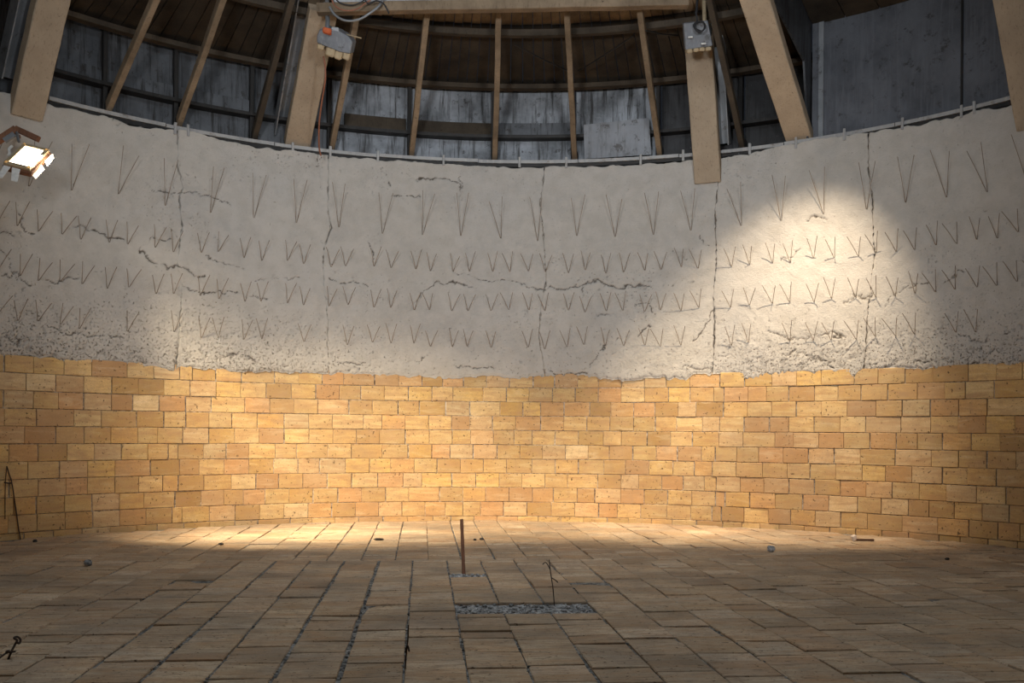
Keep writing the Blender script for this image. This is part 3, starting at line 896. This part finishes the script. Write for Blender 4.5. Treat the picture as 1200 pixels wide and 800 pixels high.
bm = bmesh.new(); add_arc(bm, 1.16, 2 * math.pi - 1.16, R + 0.3, 1.4, 4.98, 5.01, 60, roof_z(1.4, 4.98), roof_z(1.4, 4.98) + .03); bm_obj('near_roof', bm, M_BOARD, ce)

# rings that carry the roof
def ring_thing(name, label, parts):
    e = empty(name, (0, A, 4.9)); tag(e, label, 'ring beam')
    for pn, (p0, p1, r0, r1, z0, z1), m in parts:
        bm = bmesh.new(); add_arc(bm, p0, p1, r0, r1, z0, z1, max(3, int((p1 - p0) / 0.04))); bm_obj(pn, bm, m, e)
    return e
P_ = lambda x: on_wall(x, 150)[0]
ring_thing('ring_beam', 'black angle ring low on the steel shell, just above the rail', [('angle_bar', (-1.16, SPLIT - 0.01, R + 0.03, R + 0.165, 4.365, 4.40), M_BLACK),
    ('fascia_board', (P_(406), P_(477), R + 0.12, R + 0.165, 4.402, 4.56), M_PURLIN), ('fascia_board', (P_(489), P_(577), R + 0.12, R + 0.165, 4.402, 4.555), M_PURLIN),
    ('fascia_board', (P_(585), P_(668), R + 0.12, R + 0.165, 4.402, 4.56), M_SHELL_DARK), ('fascia_board', (-0.9, P_(300), R + 0.12, R + 0.165, 4.402, 4.55), M_SHELL_DARK)])
ring_thing('ring_beam', 'dark timber ring at the eaves where shell meets roof boards', [('timber_bar', (-1.16, SPLIT - 0.01, R - 0.04, R + 0.06, 4.905, 4.955), M_PURLIN)])
ring_thing('ring_beam', 'brown timber purlin ring under the roof boards, topmost of the three rings', [('timber_bar', (-0.9, SPLIT - 0.01, 4.76, 4.83, 5.135, 5.20), M_PURLIN)])

# rafters: slanting timbers with a dark post behind each foot
raf_top = [(66, 0), (165, 0), (252, 0), (326, 40), (416, 20), (497, 8), (582, 8), (665, 8), (748, 4), (850, 0)]
raf_names = ['slim timber rafter close beside the thick strut above the floodlight', 'slim slanting timber rafter, the next one in from the strut above the floodlight',
             'slim slanting timber rafter, second in from the strut above the floodlight', 'dark rafter just outside the strut with grey channel and cable',
             'slim timber rafter behind the grey lamp box with the dangling brown flex', 'slim timber rafter, first one clear of the dangling flex toward mid roof',
             'slim near-vertical timber rafter standing above the middle of the vessel', 'slim timber rafter at the leaning metal sheet edge that faces mid roof',
             'slim timber rafter at the leaning metal sheet edge nearer the lamp plate strut', 'slim dark rafter in the gap between two thick struts']
def solve_r(x, phi):
    k = (x - CX)
    return k * A / (F * math.sin(phi) - k * math.cos(phi)) if abs(math.sin(phi)) > 0.1 else 4.3
for k, (ft, tpx, nm) in enumerate(zip(rafter_feet, raf_top, raf_names)):
    if k == 0: continue
    phi, z0 = on_wall(ft[0], ft[1])
    r1 = 4.18
    z1 = min(4.17 + (R + 0.06 - r1) * 0.68, roof_z(r1, 4.98) - 0.05)
    e = empty('rafter', cyl(phi, R, 4.12)); tag(e, nm, 'rafter', 'rafters of the roof')
    sd = tang(phi)
    m = M_PURLIN if k in (3, 9) else M_RAFTER  # two of the rafters get the darker timber
    bm = bmesh.new(); add_bar(bm, cyl(phi, R + 0.10, 4.14), cyl(phi, r1, z1), 0.058, 0.085, sd, 0.005, 0.003, 6); bm_obj('timber', bm, m, e)
    bm = bmesh.new(); add_bar(bm, cyl(phi - 0.004, R + 0.10, 3.96), cyl(phi - 0.004, R + 0.10, 4.97), 0.045, 0.05, sd, 0.003); bm_obj('post', bm, M_BLACK, e)
    bm = bmesh.new(); add_box(bm, cyl(phi, R + 0.10, 4.09), sd * 0.035, radial(phi) * 0.045, Vector((0, 0, 0.12)), 0.006); bm_obj('foot_block', bm, M_BLACK, e)

# bracing rods under the roof
for (xa, ya, xb, yb, Yd, lab) in ((603, 52, 668, 84, 10.3, 'thin dark bracing rod under the roof, falling toward the leaning sheet'),
                                  (742, 42, 678, 83, 10.3, 'thin dark bracing rod under the roof, rising away from the leaning sheet'),
                                  (757, 36, 800, 42, 9.9, 'short thin dark bracing rod running up to the strut with the flat lamp plate')):
    pa, pb = at_depth(xa, ya, Yd - 0.25), at_depth(xb, yb, Yd + 0.45)
    bm = bmesh.new(); add_tube(bm, spline([pa, pa.lerp(pb, 0.5) - Vector((0, 0, 0.01)), pb], 4), 0.009, 6); o = bm_obj('brace_rod', bm, M_BLACK); tag(o, lab, 'rod', 'bracing rods under the roof')

# thick struts
def strut(label, foot, top, wdt, dep, back_off, back_w, back_d, mat=M_STRUT, r_foot=R - 0.03, cap=False, lat=0.0):
    phi, zf = on_wall(*foot, r=r_foot)
    # find the top: same vertical plane, pixel x of the top
    k = top[0] - CX
    r1 = k * A / (F * math.sin(phi) - k * math.cos(phi))
    p1 = cyl(phi, r1, 0); z1 = EYE + ray(*top).z * p1.y
    pf, pt = cyl(phi, r_foot, zf), cyl(phi, r1, z1)
    ext = 0.0 if cap else 0.35
    pt2 = pt + (pt - pf).normalized() * ext
    sd = tang(phi)
    e = empty('roof_strut', pf); tag(e, label, 'strut', 'thick roof struts')
    ax = (pt2 - pf).normalized(); outw = ax.cross(sd).normalized()
    if outw.dot(radial(phi)) < 0: outw = -outw
    bm = bmesh.new(); add_bar(bm, pf + outw * dep / 2, pt2 + outw * dep / 2, wdt, dep, sd, 0.008, 0.003, 8); bm_obj('timber_beam', bm, mat, e)
    c0, c1 = pf + outw * (dep + back_off) + ax * max(0.02, (4.08 - zf) / ax.z) + sd * lat, pt2 + outw * (dep + back_off) + sd * lat
    # U-shaped steel channel behind the timber: web and two flanges
    bm = bmesh.new(); add_bar(bm, c0 + outw * back_d / 2, c1 + outw * back_d / 2, back_w, 0.014, sd, 0.002); bm_obj('channel_web', bm, M_CHANNEL, e)
    for sx in (-1, 1):
        bm = bmesh.new(); add_bar(bm, c0 + sd * sx * back_w / 2, c1 + sd * sx * back_w / 2, 0.014, back_d, sd, 0.002); bm_obj('channel_flange', bm, M_CHANNEL, e)
    return e, phi, pf, pt, ax, outw, sd
SA = strut('thick dusty timber strut footed in plaster directly above the lit floodlight', (32, 138), (60, 0), 0.285, 0.12, 0.08, 0.22, 0.16, lat=-0.12)
SB = strut('thick dusty timber strut with grey channel, beside the dangling brown flex', (349, 172), (376, 14), 0.275, 0.12, 0.10, 0.26, 0.16, r_foot=R + 0.045, cap=True, lat=-0.10)
SC = strut('thick dusty timber strut set deepest in the plaster, flat lamp plate near its top', (829, 214), (812, 10), 0.285, 0.12, 0.07, 0.24, 0.16, r_foot=R - 0.05, lat=0.11)
SD = strut('thick slanting timber strut footed behind the rail, beside the blue grey sheets', (937, 167), (880, 0), 0.27, 0.11, 0.03, 0.16, 0.10, r_foot=R + 0.06)
SE = strut('thick dusty timber strut at the far end of the rail, beyond the sheets', (1209, 150), (1178, 0), 0.275, 0.12, 0.05, 0.20, 0.16)

# horizontal beam between the two middle struts
pa = at_depth(372, 11, 9.38); pb = at_depth(806, 3, 9.38)
cb = empty('cross_beam', pa.lerp(pb, 0.5)); tag(cb, 'long horizontal timber beam joining the two middle struts near the roof', 'beam')
fw = Vector((0, 1, 0))
bm = bmesh.new(); add_bar(bm, pa, pb, 0.10, 0.092, fw, 0.006, 0.004, 10); bm_obj('lower_timber', bm, M_RAFTER, cb)
bm = bmesh.new(); add_bar(bm, pa + Vector((0.15, 0.0, 0.122)), pb + Vector((-0.5, 0.0, 0.122)), 0.03, 0.15, fw, 0.004, 0.002, 6); bm_obj('limewashed_board', bm, M_PALEBOARD, cb)

# rail along the top of the plaster
rl = empty('rail', (0, A, 4.08)); tag(rl, 'grey steel rail with clips running around the top of the plaster', 'rail')
ra0 = on_wall(57, 116)[0]; ra1 = on_wall(1190, 114)[0]
nseg = 9
for k in range(nseg):
    a, b = ra0 + (ra1 - ra0) * k / nseg, ra0 + (ra1 - ra0) * (k + 1) / nseg
    bm = bmesh.new(); dz = random.uniform(-0.006, 0.006)
    add_arc(bm, a + 0.0006, b - 0.0006, R - 0.005, R + 0.035, 4.068 + dz, 4.104 + dz, 8); bm_obj('bar', bm, M_RAIL, rl)
bm = bmesh.new(); add_arc(bm, ra0, ra1, R + 0.012, R + 0.05, 4.028, 4.064, 60); bm_obj('gap_shade_strip', bm, M_BLACK, rl)  # black strip stands in for the shaded gap below the rail
for x in (205, 220, 343, 387, 443, 520, 609, 664, 751, 801, 879, 933, 990, 1058, 1127, 1142):
    p = on_wall(x, 160)[0]
    bm = bmesh.new(); add_box(bm, cyl(p, R - 0.012, 4.072 + random.uniform(-.006, .006)), tang(p) * 0.014, radial(p) * 0.008, Vector((0, 0, 0.062)), 0.004, 0.003); bm_obj('clip', bm, M_RAIL, rl)

# leaning sheet behind the rail
q = [on_wall(x, y, R + 0.04) for x, y in ((685, 186), (763, 181), (761, 139), (684, 147))]
bm = bmesh.new()
v0 = [bm.verts.new(cyl(p, R + (0.045 if i < 2 else 0.012), z)) for i, (p, z) in enumerate(q)]
v1 = [bm.verts.new(cyl(p, R + (0.053 if i < 2 else 0.020), z)) for i, (p, z) in enumerate(q)]
bm.faces.new(v0); bm.faces.new(v1[::-1])
for k in range(4): bm.faces.new((v0[k], v0[(k + 1) % 4], v1[(k + 1) % 4], v1[k]))
o = bm_obj('metal_sheet', bm, M_LEAN); tag(o, 'loose grey metal sheet leaning on the shell behind the rail', 'sheet')

# small dark tripod bracket standing behind the rail
tb_ = empty('bracket', at_depth(298, 150, 10.65)); tag(tb_, 'small dark three-legged bracket behind the rail near the dark rafter', 'bracket')
hub = at_depth(298, 143, 10.7)
for q in ((284, 163), (297, 165), (313, 166)):
    bm = bmesh.new(); add_bar(bm, hub, at_depth(q[0], q[1], 10.75), 0.022, 0.02, Vector((0, 1, 0)), 0.003); bm_obj('leg', bm, M_BLACK, tb_)
bm = bmesh.new(); add_bar(bm, at_depth(276, 134, 10.7), at_depth(306, 145, 10.7), 0.05, 0.03, Vector((0, 1, 0)), 0.006); bm_obj('arm', bm, M_CHANNEL, tb_)

# ---------------------------------------------------------------- lit floodlight
def frame_axes(n, up=Vector((0, 0, 1)), roll=0.0):
    n = n.normalized(); x = up.cross(n).normalized(); y = n.cross(x).normalized()
    return (x * math.cos(roll) + y * math.sin(roll)), (y * math.cos(roll) - x * math.sin(roll)), n
YL = 8.25
def L_(x, y, dy=0.0): return at_depth(x, y, YL + dy)
# face corners of the lit panel as seen, giving the panel a real tilt
c_tl, c_tr, c_br, c_bl = L_(28.5, 170.5, -0.02), L_(56, 177, 0.02), L_(34, 198.5, -0.13), L_(6.5, 191.5, -0.17)
cen = (c_tl + c_tr + c_br + c_bl) / 4
ux = ((c_tr - c_tl) + (c_br - c_bl)) / 2; uy = ((c_tl - c_bl) + (c_tr - c_br)) / 2
un = ux.cross(uy).normalized()
if un.y > 0: un = -un
W2, H2 = ux.length / 2, uy.length / 2
ux, uy = ux.normalized(), uy.normalized()
lp = empty('floodlight', cen); tag(lp, 'lit twin-head floodlight with glowing panel on the plaster beneath the strut', 'floodlight')
bm = bmesh.new(); add_box(bm, cen - un * 0.045, ux * (W2 + 0.02), uy * (H2 + 0.02), un * 0.035, 0.012); lh = bm_obj('housing', bm, M_RUST, lp)
for sgn, vec, ext in ((1, uy, ux), (-1, uy, ux), (1, ux, uy), (-1, ux, uy)):
    hl = W2 if vec is uy else H2; off = H2 if vec is uy else W2
    bm = bmesh.new(); add_bar(bm, cen + un * 0.006 + vec * sgn * (off - 0.004) - ext * (hl + 0.010), cen + un * 0.006 + vec * sgn * (off - 0.004) + ext * (hl + 0.010), 0.028, 0.030, un, 0.003); bm_obj('bezel', bm, M_BEZEL, lh)
bm = bmesh.new()
nx = 6
for i in range(nx):
    for j in range(nx):
        add_box(bm, cen + ux * W2 * (2 * (i + .5) / nx - 1) + uy * H2 * (2 * (j + .5) / nx - 1) + un * 0.002, ux * (W2 / nx * 0.96), uy * (H2 / nx * 0.96), un * 0.004)
p = bm_obj('led_panel', bm, M_LED, lh); tag(p, kind='stuff')
# second head, seen nearly edge-on on its far side
for quad in ([(48.5, 193), (52, 198.5), (42, 209), (37.5, 203.5)], [(52.5, 189), (61.5, 180.5), (63, 185.5), (55.5, 194.5)]):
    bm = bmesh.new()
    f0 = [bm.verts.new(L_(x, y, -0.02)) for x, y in quad]; f1 = [bm.verts.new(L_(x, y, 0.0)) for x, y in quad]
    bm.faces.new(f0); bm.faces.new(f1[::-1])
    for k in range(4): bm.faces.new((f0[k], f0[(k + 1) % 4], f1[(k + 1) % 4], f1[k]))
    bm_obj('side_panel', bm, M_LED, lp)
# reflector flaps hanging below, back plate and bracket
for u0, u1, tw in ((-1.0, -0.42, -0.02), (-0.30, 0.40, 0.02)):
    b0, b1 = cen - uy * (H2 + 0.022) + ux * W2 * u0, cen - uy * (H2 + 0.022) + ux * W2 * u1
    dr = Vector((0.0, -0.05, -0.125)) + un * 0.02 + ux * tw
    quad = [b0, b1, b1 + dr - ux * 0.015, b0 + dr]
    bm = bmesh.new()
    f0 = [bm.verts.new(v) for v in quad]; f1 = [bm.verts.new(v - un * 0.006 - uy * 0.006) for v in quad]
    bm.faces.new(f0); bm.faces.new(f1[::-1])
    for k in range(4): bm.faces.new((f0[k], f0[(k + 1) % 4], f1[(k + 1) % 4], f1[k]))
    bm_obj('reflector_flap', bm, M_WHITEP, lp)
bm = bmesh.new(); add_bar(bm, L_(-4, 166, 0.05), L_(19, 151, 0.12), 0.05, 0.055, Vector((0, 1, 0)), 0.006); bm_obj('bracket', bm, M_RUST, lp)
bm = bmesh.new(); add_bar(bm, L_(19, 151, 0.12), L_(45, 163, 0.10), 0.05, 0.05, Vector((0, 1, 0)), 0.006); bm_obj('bracket', bm, M_RUST, lp)
bm = bmesh.new(); add_bar(bm, L_(20, 155, 0.1), L_(22, 166, 0.02), 0.02, 0.02, Vector((0, 1, 0)), 0.003); bm_obj('hinge_pin', bm, M_CHANNEL, lp)
bm = bmesh.new(); add_tube(bm, spline([L_(14, 171, -0.05), L_(10.5, 175, -0.08), L_(11, 180, -0.1), L_(9, 182, -0.1)], 5), 0.012, 6); bm_obj('handle', bm, M_WHITEP, lh)
bm = bmesh.new(); add_bar(bm, L_(5, 165, 0.04), L_(17, 157, 0.06), 0.03, 0.045, Vector((0, 1, 0)), 0.004); bm_obj('name_plate', bm, M_CHANNEL, lp)
bm = bmesh.new(); add_bar(bm, L_(22, 160, 0.1), L_(22, 160, 0.9), 0.03, 0.03, Vector((1, 0, 0)), 0.003); bm_obj('mount_arm', bm, M_RUST, lp)
spot('left_flood', cen + un * 0.06 + Vector((0.05, 0, 0)), cyl(-0.33, R - 0.12, -0.2), 3000, 66, 1.0, WARM, 0.03)
spot('left_flood', cen + un * 0.06 + Vector((0.05, 0, -0.05)), cyl(-0.66, R, 1.5), 330, 84, 0.95, (1.0, 0.86, 0.66), 0.03)

# ---------------------------------------------------------------- the two lamp boxes on the middle struts (seen from behind)
def lamp_box(label, px, py, Yd, ux_, uz_, uy_, seed):
    c = at_depth(px, py, Yd)
    e = empty('lamp_box', c); tag(e, label, 'floodlight')
    return e, c
c = at_depth(392, 48, 9.45)
lb = empty('floodlight', c); tag(lb, 'grey lamp box with orange plug, seen from behind, beside the dangling flex', 'floodlight')
xa = Vector((0.955, 0.05, -0.29)).normalized(); za = Vector((0.26, -0.45, 0.85)).normalized(); ya = za.cross(xa).normalized(); za = xa.cross(ya).normalized()
prof = [(-0.165, 0.0), (-0.15, 0.065), (-0.10, 0.105), (0.02, 0.11), (0.12, 0.09), (0.18, 0.05), (0.18, -0.06), (0.08, -0.075), (-0.15, -0.06)]
bm = bmesh.new()
v0 = [bm.verts.new(c + xa * x + za * z - ya * 0.05) for x, z in prof]; v1 = [bm.verts.new(c + xa * x * 1.04 + za * z * 1.04 + ya * 0.09) for x, z in prof]
bm.faces.new(v0); bm.faces.new(v1[::-1])
for k in range(len(prof)): bm.faces.new((v0[k], v0[(k + 1) % len(prof)], v1[(k + 1) % len(prof)], v1[k]))
bmesh.ops.bevel(bm, geom=list(bm.edges), offset=0.008, segments=1, affect='EDGES')
bm_obj('housing', bm, M_HOUSING, lb)
for x, wv, h_ in ((-0.115, 0.035, 0.04), (-0.015, 0.045, 0.06), (0.065, 0.04, 0.065), (0.145, 0.035, 0.05)):
    bm = bmesh.new(); add_box(bm, c + xa * x - za * (0.065 + h_ * 0.6) + ya * 0.02, xa * wv, ya * 0.055, za * h_ * 0.75, 0.014, 0.006); bm_obj('heat_fin', bm, M_CREAM, lb)
bm = bmesh.new(); add_box(bm, at_depth(383.5, 36.5, 9.36), Vector((0.04, 0, -0.01)), Vector((0, 0.03, 0)), Vector((0.005, 0, 0.024)), 0.008); bm_obj('plug', bm, M_ORANGE, lb)
bm = bmesh.new(); add_box(bm, at_depth(393, 35, 9.38), Vector((0.035, 0, -0.005)), Vector((0, 0.02, 0)), Vector((0, 0, 0.02)), 0.005); bm_obj('terminal_cap', bm, M_PALEBOARD, lb)
bm = bmesh.new(); add_tube(bm, spline([at_depth(383, 36, 9.38), at_depth(384, 24, 9.42), at_depth(383, 10, 9.48), at_depth(384, -12, 9.6)], 5), 0.022, 8); bm_obj('conduit', bm, M_CHANNEL, lb)
bm = bmesh.new(); add_tube(bm, [at_depth(405, 40, 9.42), at_depth(423, 44.5, 9.3)], 0.006, 6); bm_obj('rod', bm, M_CREAM, lb)
bm = bmesh.new(); add_bar(bm, c + ya * 0.05 - xa * 0.05, c + ya * 0.05 - xa * 0.17 + Vector((0, 0.15, 0)), 0.04, 0.03, za, 0.004); bm_obj('mount_arm', bm, M_BLACK, lb)
spot('lamp_box_beam', at_depth(392, 66, 9.58), cyl(-0.40, R - 0.55, 0.0), 500, 38, 1.0, WARM, 0.06)

c = at_depth(817, 41, 9.72)
lc = empty('floodlight', c); tag(lc, 'flat grey lamp plate with cream fins, high on the deepest-set strut', 'floodlight')
xa = Vector((0.99, 0, 0.08)).normalized(); za = Vector((-0.12, -0.40, 0.9)).normalized(); ya = za.cross(xa).normalized(); za = xa.cross(ya).normalized()
prof = [(-0.145, 0.12), (0.10, 0.13), (0.15, -0.11), (-0.12, -0.13)]
bm = bmesh.new()
v0 = [bm.verts.new(c + xa * x + za * z - ya * 0.04) for x, z in prof]; v1 = [bm.verts.new(c + xa * x + za * z + ya * 0.04) for x, z in prof]
bm.faces.new(v0); bm.faces.new(v1[::-1])
for k in range(4): bm.faces.new((v0[k], v0[(k + 1) % 4], v1[(k + 1) % 4], v1[k]))
bmesh.ops.bevel(bm, geom=list(bm.edges), offset=0.008, segments=1, affect='EDGES')
bm_obj('housing', bm, M_HOUSING, lc)
for k in range(4):
    bm = bmesh.new(); add_box(bm, c + xa * (-0.08 + 0.062 * k) - za * (0.140 - 0.003 * k), xa * 0.027, ya * 0.05, za * 0.018, 0.008, 0.003); bm_obj('heat_fin', bm, M_CREAM, lc)
pts = [at_depth(815, 14, 9.6), at_depth(817, 24, 9.6), at_depth(813, 30, 9.58), at_depth(819, 38, 9.57), at_depth(826, 33, 9.57), at_depth(824, 26, 9.6), at_depth(816, 27, 9.59), at_depth(815, 33, 9.57), at_depth(822, 37, 9.57)]
bm = bmesh.new(); add_tube(bm, spline(pts, 5), 0.009, 6); bm_obj('cable_loop', bm, M_CABLE, lc)
for x, y in ((809, 43.5), (824.5, 51)):
    bm = bmesh.new(); add_box(bm, at_depth(x, y, 9.64), xa * 0.022, ya * 0.012, za * 0.008, 0.002); bm_obj('white_tab', bm, M_WHITEP, lc)
bm = bmesh.new(); add_tube(bm, [at_depth(816, 16, 9.62), at_depth(818, -14, 9.7)], 0.012, 6); bm_obj('cable', bm, M_CABLE, lc)
bm = bmesh.new(); add_tube(bm, [at_depth(826, 30, 9.66), at_depth(825, 0, 9.7), at_depth(824.5, -14, 9.7)], 0.02, 8); bm_obj('conduit', bm, M_CREAM, lc)
bm = bmesh.new(); add_tube(bm, [at_depth(832.5, 42, 9.9), at_depth(832.5, -14, 9.9)], 0.015, 8); bm_obj('conduit', bm, M_CHANNEL, lc)
spot('lamp_plate_beam', at_depth(817, 62, 9.55), cyl(0.26, R - 0.75, 0.0), 850, 46, 1.0, WARM, 0.06)

# ---------------------------------------------------------------- cables
def cable(name, label, pts, rad, mat, cat='cable', n=6, group=None):
    bm = bmesh.new(); add_tube(bm, spline(pts, n), rad, 6); o = bm_obj(name, bm, mat, smooth=True); return tag(o, label, cat, group)
cable('cable', 'long brown flex dangling from the grey lamp box down to the rail', [at_depth(379, 66, 9.62), at_depth(381, 78, 9.65), at_depth(381, 95, 9.7), at_depth(377, 120, 9.9), at_depth(374, 145, 10.1), at_depth(374, 172, 10.35), at_depth(376, 182, 10.45)], 0.009, M_COPPER)
cable('cable', 'thick grey cable sagging below the horizontal beam beside the lamp box', [at_depth(386, 8, 9.24), at_depth(393, 18, 9.24), at_depth(405, 24, 9.24), at_depth(420, 23, 9.24), at_depth(434, 15, 9.24), at_depth(445, 6, 9.26), at_depth(451, -6, 9.29)], 0.012, M_CHANNEL)
cable('cable', 'thin red flex looping over the front of the horizontal beam', [at_depth(387, -6, 9.24), at_depth(392, 6, 9.24), at_depth(403, 12, 9.22), at_depth(417, 11, 9.22), at_depth(428, 4, 9.24), at_depth(440, -4, 9.26)], 0.007, M_COPPER)
cable('cable', 'tangled black cable end hanging over the beam above the second rafter', [at_depth(425, -6, 9.24), at_depth(431, 4, 9.24), at_depth(441, 1, 9.22), at_depth(449, 4, 9.22), at_depth(453, 10, 9.22), at_depth(456, 16, 9.24)], 0.008, M_CABLE)
cable('cable', 'thin black flex above the lamp box crossing behind the red one', [at_depth(390, -6, 9.29), at_depth(398, 3, 9.27), at_depth(412, 6, 9.27), at_depth(424, 2, 9.27), at_depth(433, -6, 9.29)], 0.006, M_CABLE)

# ---------------------------------------------------------------- things on the floor and against the wall
p = on_floor(543.5, 674.2, -0.018); tpt = at_depth(541, 608, p.y - 0.02)
bm = bmesh.new(); add_tube(bm, [p - Vector((0, 0, 0.02))] + [p.lerp(tpt, k / 8) for k in range(1, 9)], [0.0115 + (0.001 if k % 2 else 0) for k in range(9)], 8); o = bm_obj('steel_rod', bm, M_RUST); tag(o, 'rusty steel rod standing upright in the small gap between floor bricks', 'rod')
def wire(label, pts, rad, cat='wire'):
    bm = bmesh.new(); add_tube(bm, spline(pts, 4), rad, 5); o = bm_obj('tie_wire', bm, M_WIRE); return tag(o, label, cat)
b0 = on_floor(650, 710, -0.018); Yw = b0.y
w_ = empty('tie_wire', b0); tag(w_, 'thin bent tie wire standing in the gravel gap, its side twig bent over', 'wire')
bm = bmesh.new(); add_tube(bm, spline([b0 - Vector((0, 0, .02)), at_depth(648, 690, Yw), at_depth(646, 676, Yw), at_depth(644.5, 666, Yw), at_depth(643.5, 655.5, Yw)], 4), 0.0034, 5); bm_obj('stem', bm, M_WIRE, w_)
bm = bmesh.new(); add_tube(bm, spline([at_depth(645, 668, Yw), at_depth(640, 659, Yw), at_depth(636, 661, Yw - .03)], 4), 0.003, 5); bm_obj('twig', bm, M_WIRE, w_)
bm = bmesh.new(); add_tube(bm, spline([at_depth(646.5, 677, Yw), at_depth(650, 679, Yw), at_depth(653.5, 682, Yw + .02)], 4), 0.0036, 5); bm_obj('twig', bm, M_WIRE, w_)
b0 = on_floor(474.5, 783); Yw = b0.y
w_ = empty('tie_wire', b0); tag(w_, 'thin twisted tie wire sticking up from a wide mortar joint nearest the viewer', 'wire')
bm = bmesh.new(); add_tube(bm, spline([b0 - Vector((0, 0, .03)), at_depth(475.5, 772, Yw), at_depth(477, 757, Yw), at_depth(478, 748, Yw), at_depth(478.5, 732, Yw)], 4), 0.0032, 5); bm_obj('stem', bm, M_WIRE, w_)
bm = bmesh.new(); add_tube(bm, spline([at_depth(475, 764, Yw), at_depth(477.5, 756, Yw - .01), at_depth(479.5, 763, Yw)], 4), 0.004, 5); bm_obj('twist', bm, M_WIRE, w_)
# wire with a loop near the left edge
b0 = on_floor(9, 772); Yw = b0.y
w_ = empty('tie_wire', b0); tag(w_, 'dark tie wire with a looped end lying on the floor bricks', 'wire')
lp_ = [at_depth(9.5, 772.5, Yw)] + [at_depth(13, 764, Yw), at_depth(17, 756, Yw + .02), at_depth(20, 750, Yw + .03), at_depth(16.5, 747.5, Yw + .03), at_depth(20, 745.8, Yw + .04), at_depth(24, 749, Yw + .04), at_depth(22.5, 753.5, Yw + .03), at_depth(19, 752, Yw + .02)]
bm = bmesh.new(); add_tube(bm, spline(lp_, 5), 0.0052, 6); bm_obj('loop', bm, M_WIRE, w_)
bm = bmesh.new(); add_tube(bm, spline([on_floor(-6, 775, 0.006), at_depth(7, 765, Yw), at_depth(12, 764, Yw), at_depth(18, 763, Yw)], 5), 0.0045, 6); bm_obj('tail', bm, M_WIRE, w_)
bm = bmesh.new(); add_box(bm, at_depth(9, 763.5, Yw), Vector((0.008, 0, 0.002)), Vector((0, 0.008, 0)), Vector((0, 0, 0.007)), 0.003); bm_obj('knot', bm, M_WIRE, w_)
# wire on the left wall
ww = empty('hanging_wire', at_depth(24, 637, 8.7)); tag(ww, 'thin dark wire hanging down the brick wall below the floodlight', 'wire')
def wallp(x, y, off=0.03):
    p_, z_ = on_wall(x, y, R - off); return cyl(p_, R - off, z_)
bm = bmesh.new(); add_tube(bm, spline([wallp(8, 546), wallp(11, 556), wallp(14, 566), wallp(18, 592), wallp(22, 620), wallp(25, 638, .06)], 5), 0.006, 5); bm_obj('long_strand', bm, M_WIRE, ww)
bm = bmesh.new(); add_tube(bm, spline([wallp(8, 546), wallp(6.5, 565), wallp(6, 590), wallp(6, 608)], 5), 0.004, 5); bm_obj('short_strand', bm, M_WIRE, ww)
bm = bmesh.new(); add_tube(bm, spline([wallp(5, 565), wallp(10, 566), wallp(14, 565.5)], 4), 0.007, 5); bm_obj('cross_tie', bm, M_WIRE, ww)

def pebble(label, x, y, r_, mat, sq=(1, 1, .8), seed=1):
    g_ = random.Random(seed)
    p_ = on_floor(x, y)
    bm = bmesh.new(); bmesh.ops.create_icosphere(bm, subdivisions=2, radius=1)
    for v in bm.verts:
        k = 1 + g_.uniform(-0.14, 0.14); v.co = Vector((v.co.x * r_ * sq[0], v.co.y * r_ * sq[1], v.co.z * r_ * sq[2])) * k
    bmesh.ops.translate(bm, verts=bm.verts, vec=p_ + Vector((0, 0, r_ * sq[2] * 0.86)))
    o = bm_obj('pebble', bm, mat); return tag(o, label, 'stone')
pebble('round grey stone alone on the floor out from the hanging wire', 103, 662.5, 0.030, M_STONE, seed=2)
pebble('angular grey stone on the floor beyond the gravel gap, below the warm wall pool', 903.5, 646.5, 0.034, M_STONE, (1, 1, .9), 5)
pebble('small black stone at the foot of the brick wall by the hanging wire', 41, 635.5, 0.02, M_DARKSTONE, seed=7)
pebble('small dark flat chip lying in the bright strip of floor', 443.5, 632.5, 0.032, M_DARKSTONE, (1.5, .7, .3), 8)
pebble('tiny dark stone in the bright floor, first of a close pair', 556.5, 633, 0.014, M_DARKSTONE, (1.2, 1, .7), 9)
pebble('tiny dark stone in the bright floor, second of a close pair', 564.5, 632.5, 0.016, M_DARKSTONE, (1.5, 1, .7), 10)
pebble('small dark pebble on the lit floor beneath the expansion joint', 259, 638.5, 0.016, M_DARKSTONE, (1.5, 1, .7), 12)
pebble('small rust-brown pebble on the dim floor toward the far brick wall', 1110, 656, 0.014, M_DARKSTONE, (1.3, 1, .8), 13)
# pale chip and the stick beside it
p_ = on_floor(1001, 633.5)
bm = bmesh.new(); add_box(bm, p_ + Vector((0, 0, 0.028)), Vector((0.022, 0, 0.01)), Vector((0, 0.02, 0)), Vector((-0.008, 0, 0.024)), 0.008, 0.006); o = bm_obj('brick_chip', bm, M_CHIP); tag(o, 'pale brick chip standing at the end of the dark stick', 'chip')
a, b = on_floor(1003.5, 632.3, 0.012), on_floor(1024, 632.6, 0.012)
bm = bmesh.new(); add_bar(bm, a, b, 0.024, 0.02, Vector((0, 1, 0)), 0.004); o = bm_obj('stick', bm, M_STICK); tag(o, 'short dark stick lying beside the pale chip on the floor', 'stick')
